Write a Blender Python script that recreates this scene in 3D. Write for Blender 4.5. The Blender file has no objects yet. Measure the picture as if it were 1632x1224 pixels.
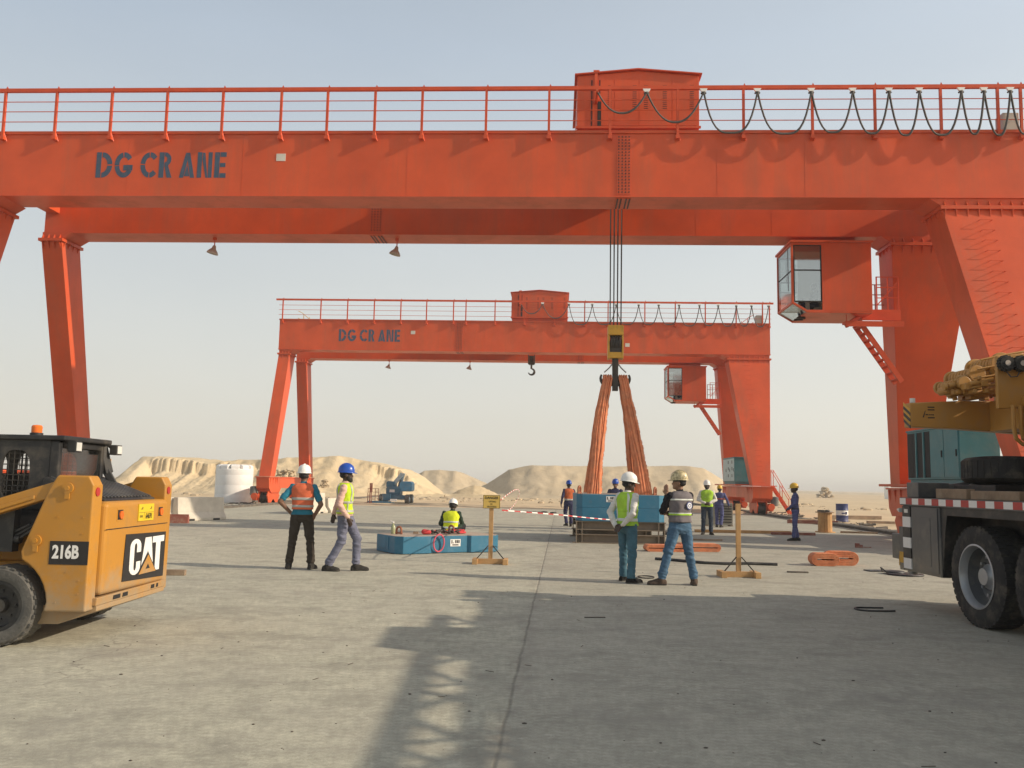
import bpy, bmesh, math, random
import numpy as np
from mathutils import Vector, Matrix, noise
R = math.radians
rnd = random.Random(7)
scene = bpy.context.scene
col = scene.collection

# ---------------------------------------------------------------- camera
cam_d = bpy.data.cameras.new('camera'); cam = bpy.data.objects.new('camera', cam_d); col.objects.link(cam)
cam_d.sensor_fit = 'HORIZONTAL'; cam_d.sensor_width = 36.0
cam_d.lens = 36.0 * 1382.0 / 1632.0
cam_d.clip_start = 0.1; cam_d.clip_end = 9000
cam.matrix_world = Matrix.Translation((0, 0, 1.6)) @ Matrix.Rotation(R(90 + 6.52), 4, 'X') @ Matrix.Rotation(R(1.15), 4, 'Z')
scene.camera = cam

# ---------------------------------------------------------------- sky, sun, exposure
SUN_EL, SUN_AZ = R(25.5), R(12.0)            # the sun stands to the right and a little behind the camera
sun_dir = Vector((math.cos(SUN_EL) * math.cos(SUN_AZ), -math.cos(SUN_EL) * math.sin(SUN_AZ), math.sin(SUN_EL)))
world = bpy.data.worlds.new('World'); scene.world = world; world.use_nodes = True
wn = world.node_tree.nodes; wl = world.node_tree.links
bg = wn['Background']; bg.inputs['Strength'].default_value = 0.12
sky = wn.new('ShaderNodeTexSky'); sky.sky_type = 'NISHITA'; sky.sun_disc = False
sky.sun_elevation = SUN_EL; sky.sun_rotation = math.atan2(sun_dir.x, sun_dir.y)
sky.air_density = 1.0; sky.dust_density = 4.0; sky.ozone_density = 1.0; sky.altitude = 0
# dusty air: the sky pales towards a warm grey horizon, by direction
tc = wn.new('ShaderNodeTexCoord'); sx = wn.new('ShaderNodeSeparateXYZ'); wl.new(tc.outputs['Generated'], sx.inputs[0])
ramp = wn.new('ShaderNodeValToRGB'); wl.new(sx.outputs['Z'], ramp.inputs[0])
cr = ramp.color_ramp
SKY = [(0.0, (6.2, 5.9, 5.1)), (0.07, (5.75, 5.55, 4.95)), (0.2, (5.05, 5.18, 5.0)), (0.32, (4.35, 4.72, 4.9)), (0.46, (3.5, 4.05, 4.65)), (0.62, (2.3, 2.75, 3.3)), (0.85, (1.35, 1.6, 1.95))]
while len(cr.elements) < len(SKY): cr.elements.new(0.5)
for e, (p, c) in zip(cr.elements, SKY):
    e.position = p; e.color = (c[0] / 8, c[1] / 8, c[2] / 8, 1)
sc8 = wn.new('ShaderNodeVectorMath'); sc8.operation = 'SCALE'; sc8.inputs['Scale'].default_value = 8.0
wl.new(ramp.outputs[0], sc8.inputs[0])
mixs = wn.new('ShaderNodeMix'); mixs.data_type = 'RGBA'; mixs.inputs['Factor'].default_value = 0.8
wl.new(sky.outputs[0], mixs.inputs[6]); wl.new(sc8.outputs[0], mixs.inputs[7])
# the dusty air glows more on the side of the sun
dt = wn.new('ShaderNodeVectorMath'); dt.operation = 'DOT_PRODUCT'; dt.inputs[1].default_value = sun_dir; wl.new(tc.outputs['Generated'], dt.inputs[0])
m1 = wn.new('ShaderNodeMapRange'); m1.inputs[1].default_value = -1; m1.inputs[2].default_value = 1; wl.new(dt.outputs['Value'], m1.inputs[0])
m2 = wn.new('ShaderNodeMath'); m2.operation = 'POWER'; m2.inputs[1].default_value = 2.0; wl.new(m1.outputs[0], m2.inputs[0])
nz_ = wn.new('ShaderNodeTexNoise'); nz_.inputs['Scale'].default_value = 2.2; nz_.inputs['Detail'].default_value = 5; mpz = wn.new('ShaderNodeMapping'); mpz.inputs['Scale'].default_value = (1, 1, 3.5); wl.new(tc.outputs['Generated'], mpz.inputs[0]); wl.new(mpz.outputs[0], nz_.inputs['Vector'])
m3 = wn.new('ShaderNodeMapRange'); m3.inputs[1].default_value = .3; m3.inputs[2].default_value = .7; m3.inputs[3].default_value = -.12; m3.inputs[4].default_value = .12; wl.new(nz_.outputs['Fac'], m3.inputs[0])
m4 = wn.new('ShaderNodeMath'); m4.operation = 'MULTIPLY_ADD'; m4.inputs[1].default_value = 1.9; wl.new(m2.outputs[0], m4.inputs[0]); wl.new(m3.outputs[0], m4.inputs[2])
gl = wn.new('ShaderNodeVectorMath'); gl.operation = 'SCALE'; gl.inputs[0].default_value = (1.0, .97, .88); wl.new(m4.outputs[0], gl.inputs['Scale'])
ad = wn.new('ShaderNodeVectorMath'); ad.operation = 'ADD'; wl.new(mixs.outputs[2], ad.inputs[0]); wl.new(gl.outputs[0], ad.inputs[1])
wl.new(ad.outputs[0], bg.inputs['Color'])
sun_d = bpy.data.lights.new('sun', 'SUN'); sun_d.energy = 3.8; sun_d.angle = R(.55); sun_d.color = (1.0, 0.86, 0.68)
sun = bpy.data.objects.new('sun', sun_d); col.objects.link(sun)
sun.rotation_euler = sun_dir.to_track_quat('Z', 'Y').to_euler(); sun.location = (40, -10, 30)
scene.view_settings.view_transform = 'Standard'; scene.view_settings.look = 'None'
scene.view_settings.exposure = 0.25; scene.view_settings.gamma = 1.0
scene.cycles.use_denoising = True
scene.cycles.max_bounces = 6

# ---------------------------------------------------------------- helpers
def tag(o, label=None, cat=None, group=None, kind=None):
    for k, v in (('label', label), ('category', cat), ('group', group), ('kind', kind)):
        if v: o[k] = v
    return o
def thing(name, label, cat, loc=(0, 0, 0), rz=0.0, group=None):
    o = bpy.data.objects.new(name, None); col.objects.link(o); o.empty_display_size = 0.2
    o.location = loc; o.rotation_euler = (0, 0, rz)
    return tag(o, label, cat, group)

class MB:
    def __init__(s): s.v = []; s.f = []; s.m = []; s.mi = 0
    def add(s, vs, fs):
        b = len(s.v); s.v += [tuple(p) for p in vs]
        for f in fs: s.f.append([b + i for i in f]); s.m.append(s.mi)
        return s
    def hexa(s, p):      # 4 bottom points then 4 top points, same order
        return s.add(p, [(3, 2, 1, 0), (4, 5, 6, 7), (0, 1, 5, 4), (1, 2, 6, 5), (2, 3, 7, 6), (3, 0, 4, 7)])
    def box(s, x0, x1, y0, y1, z0, z1):
        return s.hexa([(x0, y0, z0), (x1, y0, z0), (x1, y1, z0), (x0, y1, z0), (x0, y0, z1), (x1, y0, z1), (x1, y1, z1), (x0, y1, z1)])
    def bar(s, a, b, w, h, up=(0, 0, 1)):
        a, b = Vector(a), Vector(b); d = (b - a).normalized(); up = Vector(up)
        if abs(d.dot(up)) > .98: up = Vector((0, 1, 0))
        x = d.cross(up).normalized(); y = x.cross(d).normalized()
        q = [(-1, -1), (1, -1), (1, 1), (-1, 1)]
        return s.hexa([a + x * (i * w / 2) + y * (j * h / 2) for i, j in q] + [b + x * (i * w / 2) + y * (j * h / 2) for i, j in q])
    def prism(s, poly, axis, a, b):
        n = len(poly)
        def P(p, t): return {'x': (t, p[0], p[1]), 'y': (p[0], t, p[1]), 'z': (p[0], p[1], t)}[axis]
        return s.add([P(p, a) for p in poly] + [P(p, b) for p in poly],
                     [list(range(n))[::-1], [n + i for i in range(n)]] + [(i, (i + 1) % n, n + (i + 1) % n, n + i) for i in range(n)])
    def loft(s, rings, cap0=True, cap1=True, closed=True):
        n = len(rings[0]); k = len(rings); vs = [p for r in rings for p in r]; fs = []
        for i in range(k - 1):
            for j in range(n if closed else n - 1):
                j2 = (j + 1) % n; fs.append((i * n + j, i * n + j2, (i + 1) * n + j2, (i + 1) * n + j))
        if closed and cap0: fs.append(list(range(n))[::-1])
        if closed and cap1: fs.append([(k - 1) * n + j for j in range(n)])
        return s.add(vs, fs)
    def tube(s, pts, r, n=8, rr=None, closed=False, flat=1.0, up=(0, 0, 1)):
        pts = [Vector(p) for p in pts]; k = len(pts); rings = []; prev = None
        for i, p in enumerate(pts):
            if closed: t = pts[(i + 1) % k] - pts[i - 1]
            else: t = pts[min(i + 1, k - 1)] - pts[max(i - 1, 0)]
            t.normalize()
            if prev is None:
                u = Vector(up)
                if abs(t.dot(u)) > .95: u = Vector((1, 0, 0)) if abs(t.x) < .9 else Vector((0, 1, 0))
                x = t.cross(u).normalized()
            else:
                x = (prev - t * prev.dot(t)).normalized()
            prev = x; y = x.cross(t).normalized(); q = rr[i] if rr else r
            rings.append([p + x * (q * math.cos(2 * math.pi * j / n)) + y * (q * flat * math.sin(2 * math.pi * j / n)) for j in range(n)])
        if closed: rings.append(rings[0])
        return s.loft(rings, not closed, not closed)
    def cyl(s, a, b, r0, r1=None, n=20):
        return s.tube([a, b], r0, n, rr=[r0, r0 if r1 is None else r1])
    def capsule(s, a, b, r0, r1, n=12):
        a, b = Vector(a), Vector(b); d = (b - a).normalized(); pts = []; rr = []
        for t in (80, 50, 25): pts.append(a - d * r0 * math.sin(R(t))); rr.append(r0 * math.cos(R(t)))
        for t in (0, .33, .66, 1): pts.append(a.lerp(b, t)); rr.append(r0 + (r1 - r0) * t)
        for t in (25, 50, 80): pts.append(b + d * r1 * math.sin(R(t))); rr.append(r1 * math.cos(R(t)))
        return s.tube(pts, 1, n, rr=rr)
    def lathe(s, prof, n=24, o=(0, 0, 0), axis='z', cap=True):
        o = Vector(o); rings = []
        for r, z in prof:
            ring = []
            for j in range(n):
                a = 2 * math.pi * j / n; c, sn = r * math.cos(a), r * math.sin(a)
                ring.append(o + Vector({'z': (c, sn, z), 'x': (z, c, sn), 'y': (c, z, sn)}[axis]))
            rings.append(ring)
        return s.loft(rings, cap, cap)
    def ringlathe(s, prof, n, o=(0, 0, 0), axis='z'):
        return s.lathe(list(prof) + [prof[0]], n, o, axis, cap=False)
    def ell(s, c, r, n=14, k=9, M=None):
        c = Vector(c); rings = []
        for i in range(k):
            t = math.pi * (i + .35) / (k - .3) - math.pi / 2; z = math.sin(t); q = math.cos(t); ring = []
            for j in range(n):
                a = 2 * math.pi * j / n; p = Vector((r[0] * q * math.cos(a), r[1] * q * math.sin(a), r[2] * z))
                ring.append(c + (M @ p if M else p))
            rings.append(ring)
        return s.loft(rings)
    def mesh(s, name):
        me = bpy.data.meshes.new(name); me.from_pydata(s.v, [], s.f); me.update()
        bm = bmesh.new(); bm.from_mesh(me); bmesh.ops.recalc_face_normals(bm, faces=bm.faces); bm.to_mesh(me); bm.free()
        me.polygons.foreach_set('material_index', s.m)
        return me
    def build(s, name, mats, parent=None, smooth=False, bev=0.0, ang=35, seg=2):
        me = s.mesh(name)
        for m in (mats if isinstance(mats, (list, tuple)) else [mats]): me.materials.append(m)
        o = bpy.data.objects.new(name, me); col.objects.link(o)
        if parent is not None: o.parent = parent
        if smooth:
            me.polygons.foreach_set('use_smooth', [True] * len(me.polygons)); me.set_sharp_from_angle(angle=R(ang))
        if bev:
            md = o.modifiers.new('edge', 'BEVEL'); md.width = bev; md.segments = seg; md.limit_method = 'ANGLE'; md.angle_limit = R(40)
        return o

# ---------------------------------------------------------------- materials
def mat(name, c, rough=.6, metal=0.0, var=.15, scale=2.0, dirt=None, dirt_amt=.35, dirt_scale=1.2, bump=.0, bscale=40, streak=False, spec=.5, coat=0.0, c2=None, low=None):
    m = bpy.data.materials.new(name); m.use_nodes = True; N = m.node_tree.nodes; Lk = m.node_tree.links; b = N['Principled BSDF']
    b.inputs['Roughness'].default_value = rough; b.inputs['Metallic'].default_value = metal; b.inputs['Specular IOR Level'].default_value = spec
    if coat: b.inputs['Coat Weight'].default_value = coat; b.inputs['Coat Roughness'].default_value = .15
    t = N.new('ShaderNodeTexCoord')
    def tex(sc, det=6, st=False, rg=.6):
        n = N.new('ShaderNodeTexNoise'); n.inputs['Scale'].default_value = sc; n.inputs['Detail'].default_value = det; n.inputs['Roughness'].default_value = rg
        if st:
            mp = N.new('ShaderNodeMapping'); mp.inputs['Scale'].default_value = (1, 1, .12); Lk.new(t.outputs['Object'], mp.inputs[0]); Lk.new(mp.outputs[0], n.inputs['Vector'])
        else: Lk.new(t.outputs['Object'], n.inputs['Vector'])
        return n
    n1 = tex(scale)
    mr = N.new('ShaderNodeMapRange'); mr.inputs[1].default_value = .3; mr.inputs[2].default_value = .7; Lk.new(n1.outputs['Fac'], mr.inputs[0])
    mx = N.new('ShaderNodeMix'); mx.data_type = 'RGBA'; Lk.new(mr.outputs[0], mx.inputs[0])
    lo = c2 or [v * (1 - var) for v in c]; hi = [min(1, v * (1 + var)) for v in c]
    mx.inputs[6].default_value = (*lo, 1); mx.inputs[7].default_value = (*hi, 1)
    out = mx.outputs[2]
    if dirt:
        n2 = tex(dirt_scale, 8, streak, .7)
        r2 = N.new('ShaderNodeMapRange'); r2.inputs[1].default_value = .48; r2.inputs[2].default_value = .72; r2.inputs[4].default_value = dirt_amt; Lk.new(n2.outputs['Fac'], r2.inputs[0])
        m2 = N.new('ShaderNodeMix'); m2.data_type = 'RGBA'; Lk.new(r2.outputs[0], m2.inputs[0]); Lk.new(out, m2.inputs[6]); m2.inputs[7].default_value = (*dirt, 1); out = m2.outputs[2]
        ra = N.new('ShaderNodeMapRange'); ra.inputs[3].default_value = rough; ra.inputs[4].default_value = min(1, rough + .25); Lk.new(r2.outputs[0], ra.inputs[0]); Lk.new(ra.outputs[0], b.inputs['Roughness'])
    if low:      # dust thrown up from the ground and caked on below the height low[0]
        sz = N.new('ShaderNodeSeparateXYZ'); Lk.new(t.outputs['Object'], sz.inputs[0]); n4 = tex(4, 8, False, .75)
        ad_ = N.new('ShaderNodeMath'); ad_.operation = 'MULTIPLY_ADD'; Lk.new(n4.outputs['Fac'], ad_.inputs[0]); ad_.inputs[1].default_value = low[0] * 2.0; ad_.inputs[2].default_value = -low[0]
        su = N.new('ShaderNodeMath'); su.operation = 'ADD'; Lk.new(sz.outputs['Z'], su.inputs[0]); Lk.new(ad_.outputs[0], su.inputs[1])
        r4 = N.new('ShaderNodeMapRange'); r4.inputs[1].default_value = low[0] * 1.15; r4.inputs[2].default_value = low[0] * .45; r4.inputs[4].default_value = low[1]; Lk.new(su.outputs[0], r4.inputs[0])
        m4_ = N.new('ShaderNodeMix'); m4_.data_type = 'RGBA'; Lk.new(r4.outputs[0], m4_.inputs[0]); Lk.new(out, m4_.inputs[6]); m4_.inputs[7].default_value = (.33, .27, .185, 1); out = m4_.outputs[2]
    Lk.new(out, b.inputs['Base Color'])
    if bump:
        n3 = tex(bscale, 4); bp = N.new('ShaderNodeBump'); bp.inputs['Strength'].default_value = bump; bp.inputs['Distance'].default_value = .02
        Lk.new(n3.outputs['Fac'], bp.inputs['Height']); Lk.new(bp.outputs[0], b.inputs['Normal'])
    return m
DUST = (.42, .35, .25)
M = {}
M['orange'] = mat('crane_orange_paint', (.60, .080, .018), .42, var=.16, scale=.55, dirt=(.38, .10, .045), dirt_amt=.6, spec=.35, dirt_scale=1.1, streak=True, bump=.05, bscale=3)
M['orange_dk'] = mat('crane_orange_rail', (.56, .070, .017), .5, var=.12, spec=.35)
M['blueletter'] = mat('blue_letter_paint', (.035, .075, .125), .6, dirt=(.3, .09, .05), dirt_amt=.3, dirt_scale=9)
M['bolt'] = mat('dark_bolt', (.05, .012, .009), .6)
M['dark'] = mat('dark_parts_and_opening_shade', (.015, .014, .014), .8)  # near-black for dark parts and for painted shade inside openings
M['black'] = mat('black_paint', (.018, .018, .019), .5, dirt=DUST, dirt_amt=.18, dirt_scale=3)
M['rubber'] = mat('tyre_rubber', (.022, .021, .020), .85, dirt=DUST, dirt_amt=.20, dirt_scale=5, bump=.2, bscale=60)
M['rubber_dusty'] = mat('dusty_tyre_rubber', (.10, .095, .085), .9, dirt=(.25, .23, .2), dirt_amt=.6, dirt_scale=6, bump=.25, bscale=40)
M['cable'] = mat('grey_cable', (.07, .065, .06), .7)
M['rope'] = mat('steel_rope', (.045, .04, .037), .6, metal=.4)
M['white'] = mat('white_plastic', (.80, .79, .76), .5, var=.04)
M['lining'] = mat('pale_cab_lining', (.52, .52, .47), .7, var=.06)
M['plate'] = mat('pale_notice_plate', (.62, .58, .5), .6, dirt=(.3, .25, .2), dirt_amt=.4, dirt_scale=8)
M['teal'] = mat('teal_cabinet_paint', (.03, .17, .195), .5, var=.1, dirt=DUST, dirt_amt=.15)
M['teal_pale'] = mat('pale_teal_cabinet_paint', (.42, .55, .55), .5, var=.08, dirt=DUST, dirt_amt=.15)
M['lampgrey'] = mat('lamp_metal', (.46, .40, .34), .5, metal=.1)
M['crane_yellow'] = mat('hook_block_yellow', (.62, .33, .025), .5, dirt=(.06, .05, .04), dirt_amt=.5, dirt_scale=4)
M['iron'] = mat('dark_iron', (.045, .04, .036), .55, metal=.5, dirt=(.12, .07, .04), dirt_amt=.4, dirt_scale=8)
M['steel'] = mat('grey_steel', (.30, .29, .28), .45, metal=.6, dirt=(.2, .14, .1), dirt_amt=.4)
M['sling'] = mat('orange_sling_fabric', (.62, .215, .095), .9, var=.2, scale=6, dirt=(.50, .27, .16), dirt_amt=.5, dirt_scale=4, c2=(.46, .14, .06), bump=.4, bscale=50)
M['blue'] = mat('blue_test_weight_paint', (.018, .14, .235), .5, var=.12, scale=2, dirt=(.12, .22, .3), dirt_amt=.4, dirt_scale=3, bump=.05, bscale=15)
M['dusty_top'] = mat('dusty_weight_top', (.42, .33, .25), .85, var=.15, scale=4, dirt=(.22, .25, .28), dirt_amt=.4, dirt_scale=3)
M['tan_steel'] = mat('tan_painted_steel', (.20, .15, .105), .6, var=.15, dirt=(.3, .24, .16), dirt_amt=.5, dirt_scale=2)
M['wood'] = mat('new_timber', (.50, .29, .12), .75, var=.18, scale=3, dirt=(.36, .2, .09), dirt_amt=.5, dirt_scale=14, bump=.1, bscale=30)
M['wood_old'] = mat('weathered_timber', (.26, .18, .115), .85, var=.3, scale=4, dirt=(.4, .33, .24), dirt_amt=.5, dirt_scale=6, bump=.2)
M['catyellow'] = mat('loader_yellow_paint', (.475, .216, .025), .42, var=.07, scale=1.5, dirt=(.30, .19, .08), dirt_amt=.5, dirt_scale=3.2, bump=.02, bscale=8, low=(.62, .75))
M['truckyellow'] = mat('crane_truck_yellow_paint', (.46, .225, .045), .45, var=.1, dirt=(.3, .2, .1), dirt_amt=.5, dirt_scale=4)
M['truckgrey'] = mat('truck_dark_grey_paint', (.075, .078, .08), .42, var=.1, dirt=DUST, dirt_amt=.25, dirt_scale=2, low=(.8, .5))
M['dish'] = mat('rim_dish_shade_grey', (.10, .105, .11), .5, metal=.2, dirt=DUST, dirt_amt=.25, dirt_scale=5)  # rim grey darkened in its colour for the shade deep in the dish
M['rimsilver'] = mat('wheel_rim_silver', (.36, .37, .38), .4, metal=.5, dirt=DUST, dirt_amt=.3, dirt_scale=6)
M['red'] = mat('red_reflector', (.42, .03, .025), .45)
M['orangelens'] = mat('orange_lens', (.75, .16, .02), .25)
M['clearlens'] = mat('lamp_lens', (.62, .62, .58), .15)
M['yellowplate'] = mat('yellow_number_plate', (.72, .5, .02), .5, var=.05)
M['signyellow'] = mat('yellow_sign_board', (.66, .44, .10), .65, var=.1)
M['ink'] = mat('black_ink', (.02, .018, .017), .7)
M['concrete_block'] = mat('barrier_concrete', (.58, .53, .44), .9, var=.12, dirt=(.35, .31, .25), dirt_amt=.5, dirt_scale=1.5, bump=.2, bscale=12)
M['rust'] = mat('rusty_red_steel', (.24, .075, .05), .8, dirt=DUST, dirt_amt=.5, dirt_scale=5)
M['railiron'] = mat('dusty_rail_steel', (.11, .095, .08), .75, metal=.2, dirt=DUST, dirt_amt=.5, dirt_scale=4)
M['sleeper'] = mat('dark_sleeper', (.10, .085, .07), .9, dirt=DUST, dirt_amt=.5, dirt_scale=3, bump=.3)
M['drumblue'] = mat('drum_blue_paint', (.025, .04, .15), .45, dirt=DUST, dirt_amt=.2)
M['liftblue'] = mat('boom_lift_blue_paint', (.06, .25, .42), .45, dirt=DUST, dirt_amt=.25, dirt_scale=3)
M['liftblue_dk'] = mat('boom_lift_dark_blue_paint', (.04, .14, .22), .5, dirt=DUST, dirt_amt=.2)
M['liftpale'] = mat('boom_lift_pale_paint', (.36, .46, .50), .5)
M['tapewhite'] = mat('tape_white', (.75, .72, .68), .5, var=.03)
M['redsling'] = mat('red_sling_fabric', (.50, .035, .04), .8, bump=.3)
M['copper'] = mat('rust_brown_shackle', (.34, .12, .06), .6, metal=.3, dirt=(.15, .06, .04), dirt_amt=.5, dirt_scale=10)
def glass(name, tint=(.55, .62, .6), rough=.05, alpha=.32):
    m = bpy.data.materials.new(name); m.use_nodes = True; N = m.node_tree.nodes; Lk = m.node_tree.links
    tr = N.new('ShaderNodeBsdfTransparent'); tr.inputs[0].default_value = (*[.5 + .5 * v for v in tint], 1)
    gl = N.new('ShaderNodeBsdfGlossy'); gl.inputs['Roughness'].default_value = rough; gl.inputs[0].default_value = (.9, .92, .92, 1)
    mx = N.new('ShaderNodeMixShader'); mx.inputs[0].default_value = alpha
    Lk.new(tr.outputs[0], mx.inputs[1]); Lk.new(gl.outputs[0], mx.inputs[2]); Lk.new(mx.outputs[0], N['Material Output'].inputs['Surface'])
    return m
M['glass'] = glass('cab_glass')
M['glass_dk'] = glass('dark_cab_glass', (.2, .22, .2), .08, .2)
M['glass_dk2'] = mat('dark_side_glass', (.02, .025, .025), .08, var=.02)
# ---------------------------------------------------------------- the setting: sand, yard slab, spoil hills
def node_mat(name):
    m = bpy.data.materials.new(name); m.use_nodes = True
    return m, m.node_tree.nodes, m.node_tree.links, m.node_tree.nodes['Principled BSDF']
def concrete_mat():
    m, N, Lk, b = node_mat('yard_concrete')
    t = N.new('ShaderNodeTexCoord'); S = N.new('ShaderNodeSeparateXYZ'); Lk.new(t.outputs['Object'], S.inputs[0])
    def noise_(sc, det=6, rg=.6, map_=None):
        n = N.new('ShaderNodeTexNoise'); n.inputs['Scale'].default_value = sc; n.inputs['Detail'].default_value = det; n.inputs['Roughness'].default_value = rg
        if map_:
            mp = N.new('ShaderNodeMapping'); mp.inputs['Scale'].default_value = map_; mp.inputs['Rotation'].default_value = (0, 0, R(3.2)); Lk.new(t.outputs['Object'], mp.inputs[0]); Lk.new(mp.outputs[0], n.inputs['Vector'])
        else: Lk.new(t.outputs['Object'], n.inputs['Vector'])
        return n.outputs['Fac']
    def mth(op, a, b_=None, c=None, clamp=False):
        n = N.new('ShaderNodeMath'); n.operation = op; n.use_clamp = clamp
        for i, v in enumerate((a, b_, c)):
            if v is None: continue
            if isinstance(v, (int, float)): n.inputs[i].default_value = v
            else: Lk.new(v, n.inputs[i])
        return n.outputs[0]
    def rng(v, a, b_, c=0., d=1.):
        n = N.new('ShaderNodeMapRange'); n.inputs[1].default_value = a; n.inputs[2].default_value = b_; n.inputs[3].default_value = c; n.inputs[4].default_value = d; Lk.new(v, n.inputs[0]); return n.outputs[0]
    def mix(f, a, b_):
        n = N.new('ShaderNodeMix'); n.data_type = 'RGBA'; Lk.new(f, n.inputs[0])
        for i, v in ((6, a), (7, b_)):
            if isinstance(v, tuple): n.inputs[i].default_value = (*v, 1)
            else: Lk.new(v, n.inputs[i])
        return n.outputs[2]
    wob = noise_(1.3, 4)
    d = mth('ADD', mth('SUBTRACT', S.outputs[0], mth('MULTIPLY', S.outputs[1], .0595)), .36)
    d = mth('ADD', d, mth('MULTIPLY', mth('SUBTRACT', wob, .5), .06))
    big = rng(noise_(.16, 5), .33, .67); med = rng(noise_(.9, 8, .7), .3, .7); fine = rng(noise_(26, 4, .8), .3, .7)
    streak = rng(noise_(1, 7, .65, (.25, 1.6, 1)), .36, .66)
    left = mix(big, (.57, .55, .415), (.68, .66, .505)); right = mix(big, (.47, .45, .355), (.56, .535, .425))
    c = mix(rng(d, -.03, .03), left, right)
    c = mix(mth('MULTIPLY', streak, .3), c, (.30, .28, .232))
    mot = rng(noise_(4.2, 10, .8), .43, .60); c = mix(mth('MULTIPLY', mot, .62), c, (.25, .238, .19))
    pat = rng(noise_(1.1, 9, .72, (.8, 1.15, 1)), .50, .62); c = mix(mth('MULTIPLY', pat, .58), c, (.225, .215, .172))
    grain = rng(noise_(17, 5, .8), .42, .60); c = mix(mth('MULTIPLY', grain, .48), c, (.22, .208, .165)); pale = rng(noise_(7, 8, .8, (.8, 1.3, 1)), .56, .66); c = mix(mth('MULTIPLY', pale, .6), c, (.68, .65, .52))
    c = mix(mth('MULTIPLY', med, .42), c, (.52, .482, .39))
    sp = rng(noise_(95, 2, .5), .62, .72); c = mix(mth('MULTIPLY', sp, .35), c, (.20, .185, .155))
    c = mix(mth('MULTIPLY', fine, .30), c, (.27, .252, .21))
    stain = mth('MULTIPLY', rng(noise_(.45, 9, .75), .54, .70), .62)
    c = mix(stain, c, (.225, .212, .182))
    # sweepings of sand and wheel marks running across
    sw = mth('MULTIPLY', rng(noise_(1, 5, .55, (.9, .07, 1)), .55, .72), .30)
    c = mix(sw, c, (.25, .235, .198))
    # tyre marks: pairs of faint dark arcs where machines have turned
    for cx, cy2, rad, w_ in ((-14., 3., 12.6, .13), (-14., 3., 14.1, .13), (12., 26., 11.2, .16), (12., 26., 13.2, .16), (-9., 30., 15., .12), (-9., 30., 16.4, .12)):
        dx = mth('SUBTRACT', S.outputs[0], cx); dy = mth('SUBTRACT', S.outputs[1], cy2)
        rr = mth('SQRT', mth('ADD', mth('MULTIPLY', dx, dx), mth('MULTIPLY', dy, dy)))
        k = mth('SUBTRACT', 1.0, rng(mth('ABSOLUTE', mth('SUBTRACT', rr, rad)), w_ * .6, w_ * 1.3))
        c = mix(mth('MULTIPLY', mth('MULTIPLY', k, rng(noise_(.7, 6, .7), .42, .62)), .30), c, (.20, .188, .16))
    # the joint between two pours, and hairline cracks
    ad = mth('ABSOLUTE', d); gap = mth('SUBTRACT', 1.0, rng(ad, .004, .020))
    soft = mth('MULTIPLY', mth('SUBTRACT', 1.0, rng(ad, .02, .16)), rng(noise_(2.2, 5), .42, .6))
    c = mix(mth('MULTIPLY', soft, .35), c, (.2, .18, .155)); c = mix(mth('MULTIPLY', mth('MULTIPLY', gap, rng(noise_(3.1, 5), .3, .6, .35, 1.)), .62), c, (.13, .118, .098))
    vo = N.new('ShaderNodeTexVoronoi'); vo.feature = 'DISTANCE_TO_EDGE'; vo.inputs['Scale'].default_value = .21
    wv = N.new('ShaderNodeVectorMath'); wv.operation = 'ADD'; nz = N.new('ShaderNodeTexNoise'); nz.inputs['Scale'].default_value = 1.6; nz.inputs['Detail'].default_value = 6
    Lk.new(t.outputs['Object'], nz.inputs['Vector']); Lk.new(t.outputs['Object'], wv.inputs[0]); Lk.new(nz.outputs['Color'], wv.inputs[1]); Lk.new(wv.outputs[0], vo.inputs['Vector'])
    ck = mth('MULTIPLY', mth('SUBTRACT', 1.0, rng(vo.outputs['Distance'], .0008, .0035)), rng(noise_(.3, 3), .5, .6))
    c = mix(mth('MULTIPLY', ck, .5), c, (.17, .15, .13))
    Lk.new(c, b.inputs['Base Color']); b.inputs['Roughness'].default_value = .9; b.inputs['Specular IOR Level'].default_value = .25
    h = mth('ADD', mth('MULTIPLY', fine, .35), mth('SUBTRACT', mth('MULTIPLY', med, .8), mth('MULTIPLY', gap, 1.0)))
    bp = N.new('ShaderNodeBump'); bp.inputs['Strength'].default_value = .35; bp.inputs['Distance'].default_value = .012; Lk.new(h, bp.inputs['Height']); Lk.new(bp.outputs[0], b.inputs['Normal'])
    return m
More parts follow.
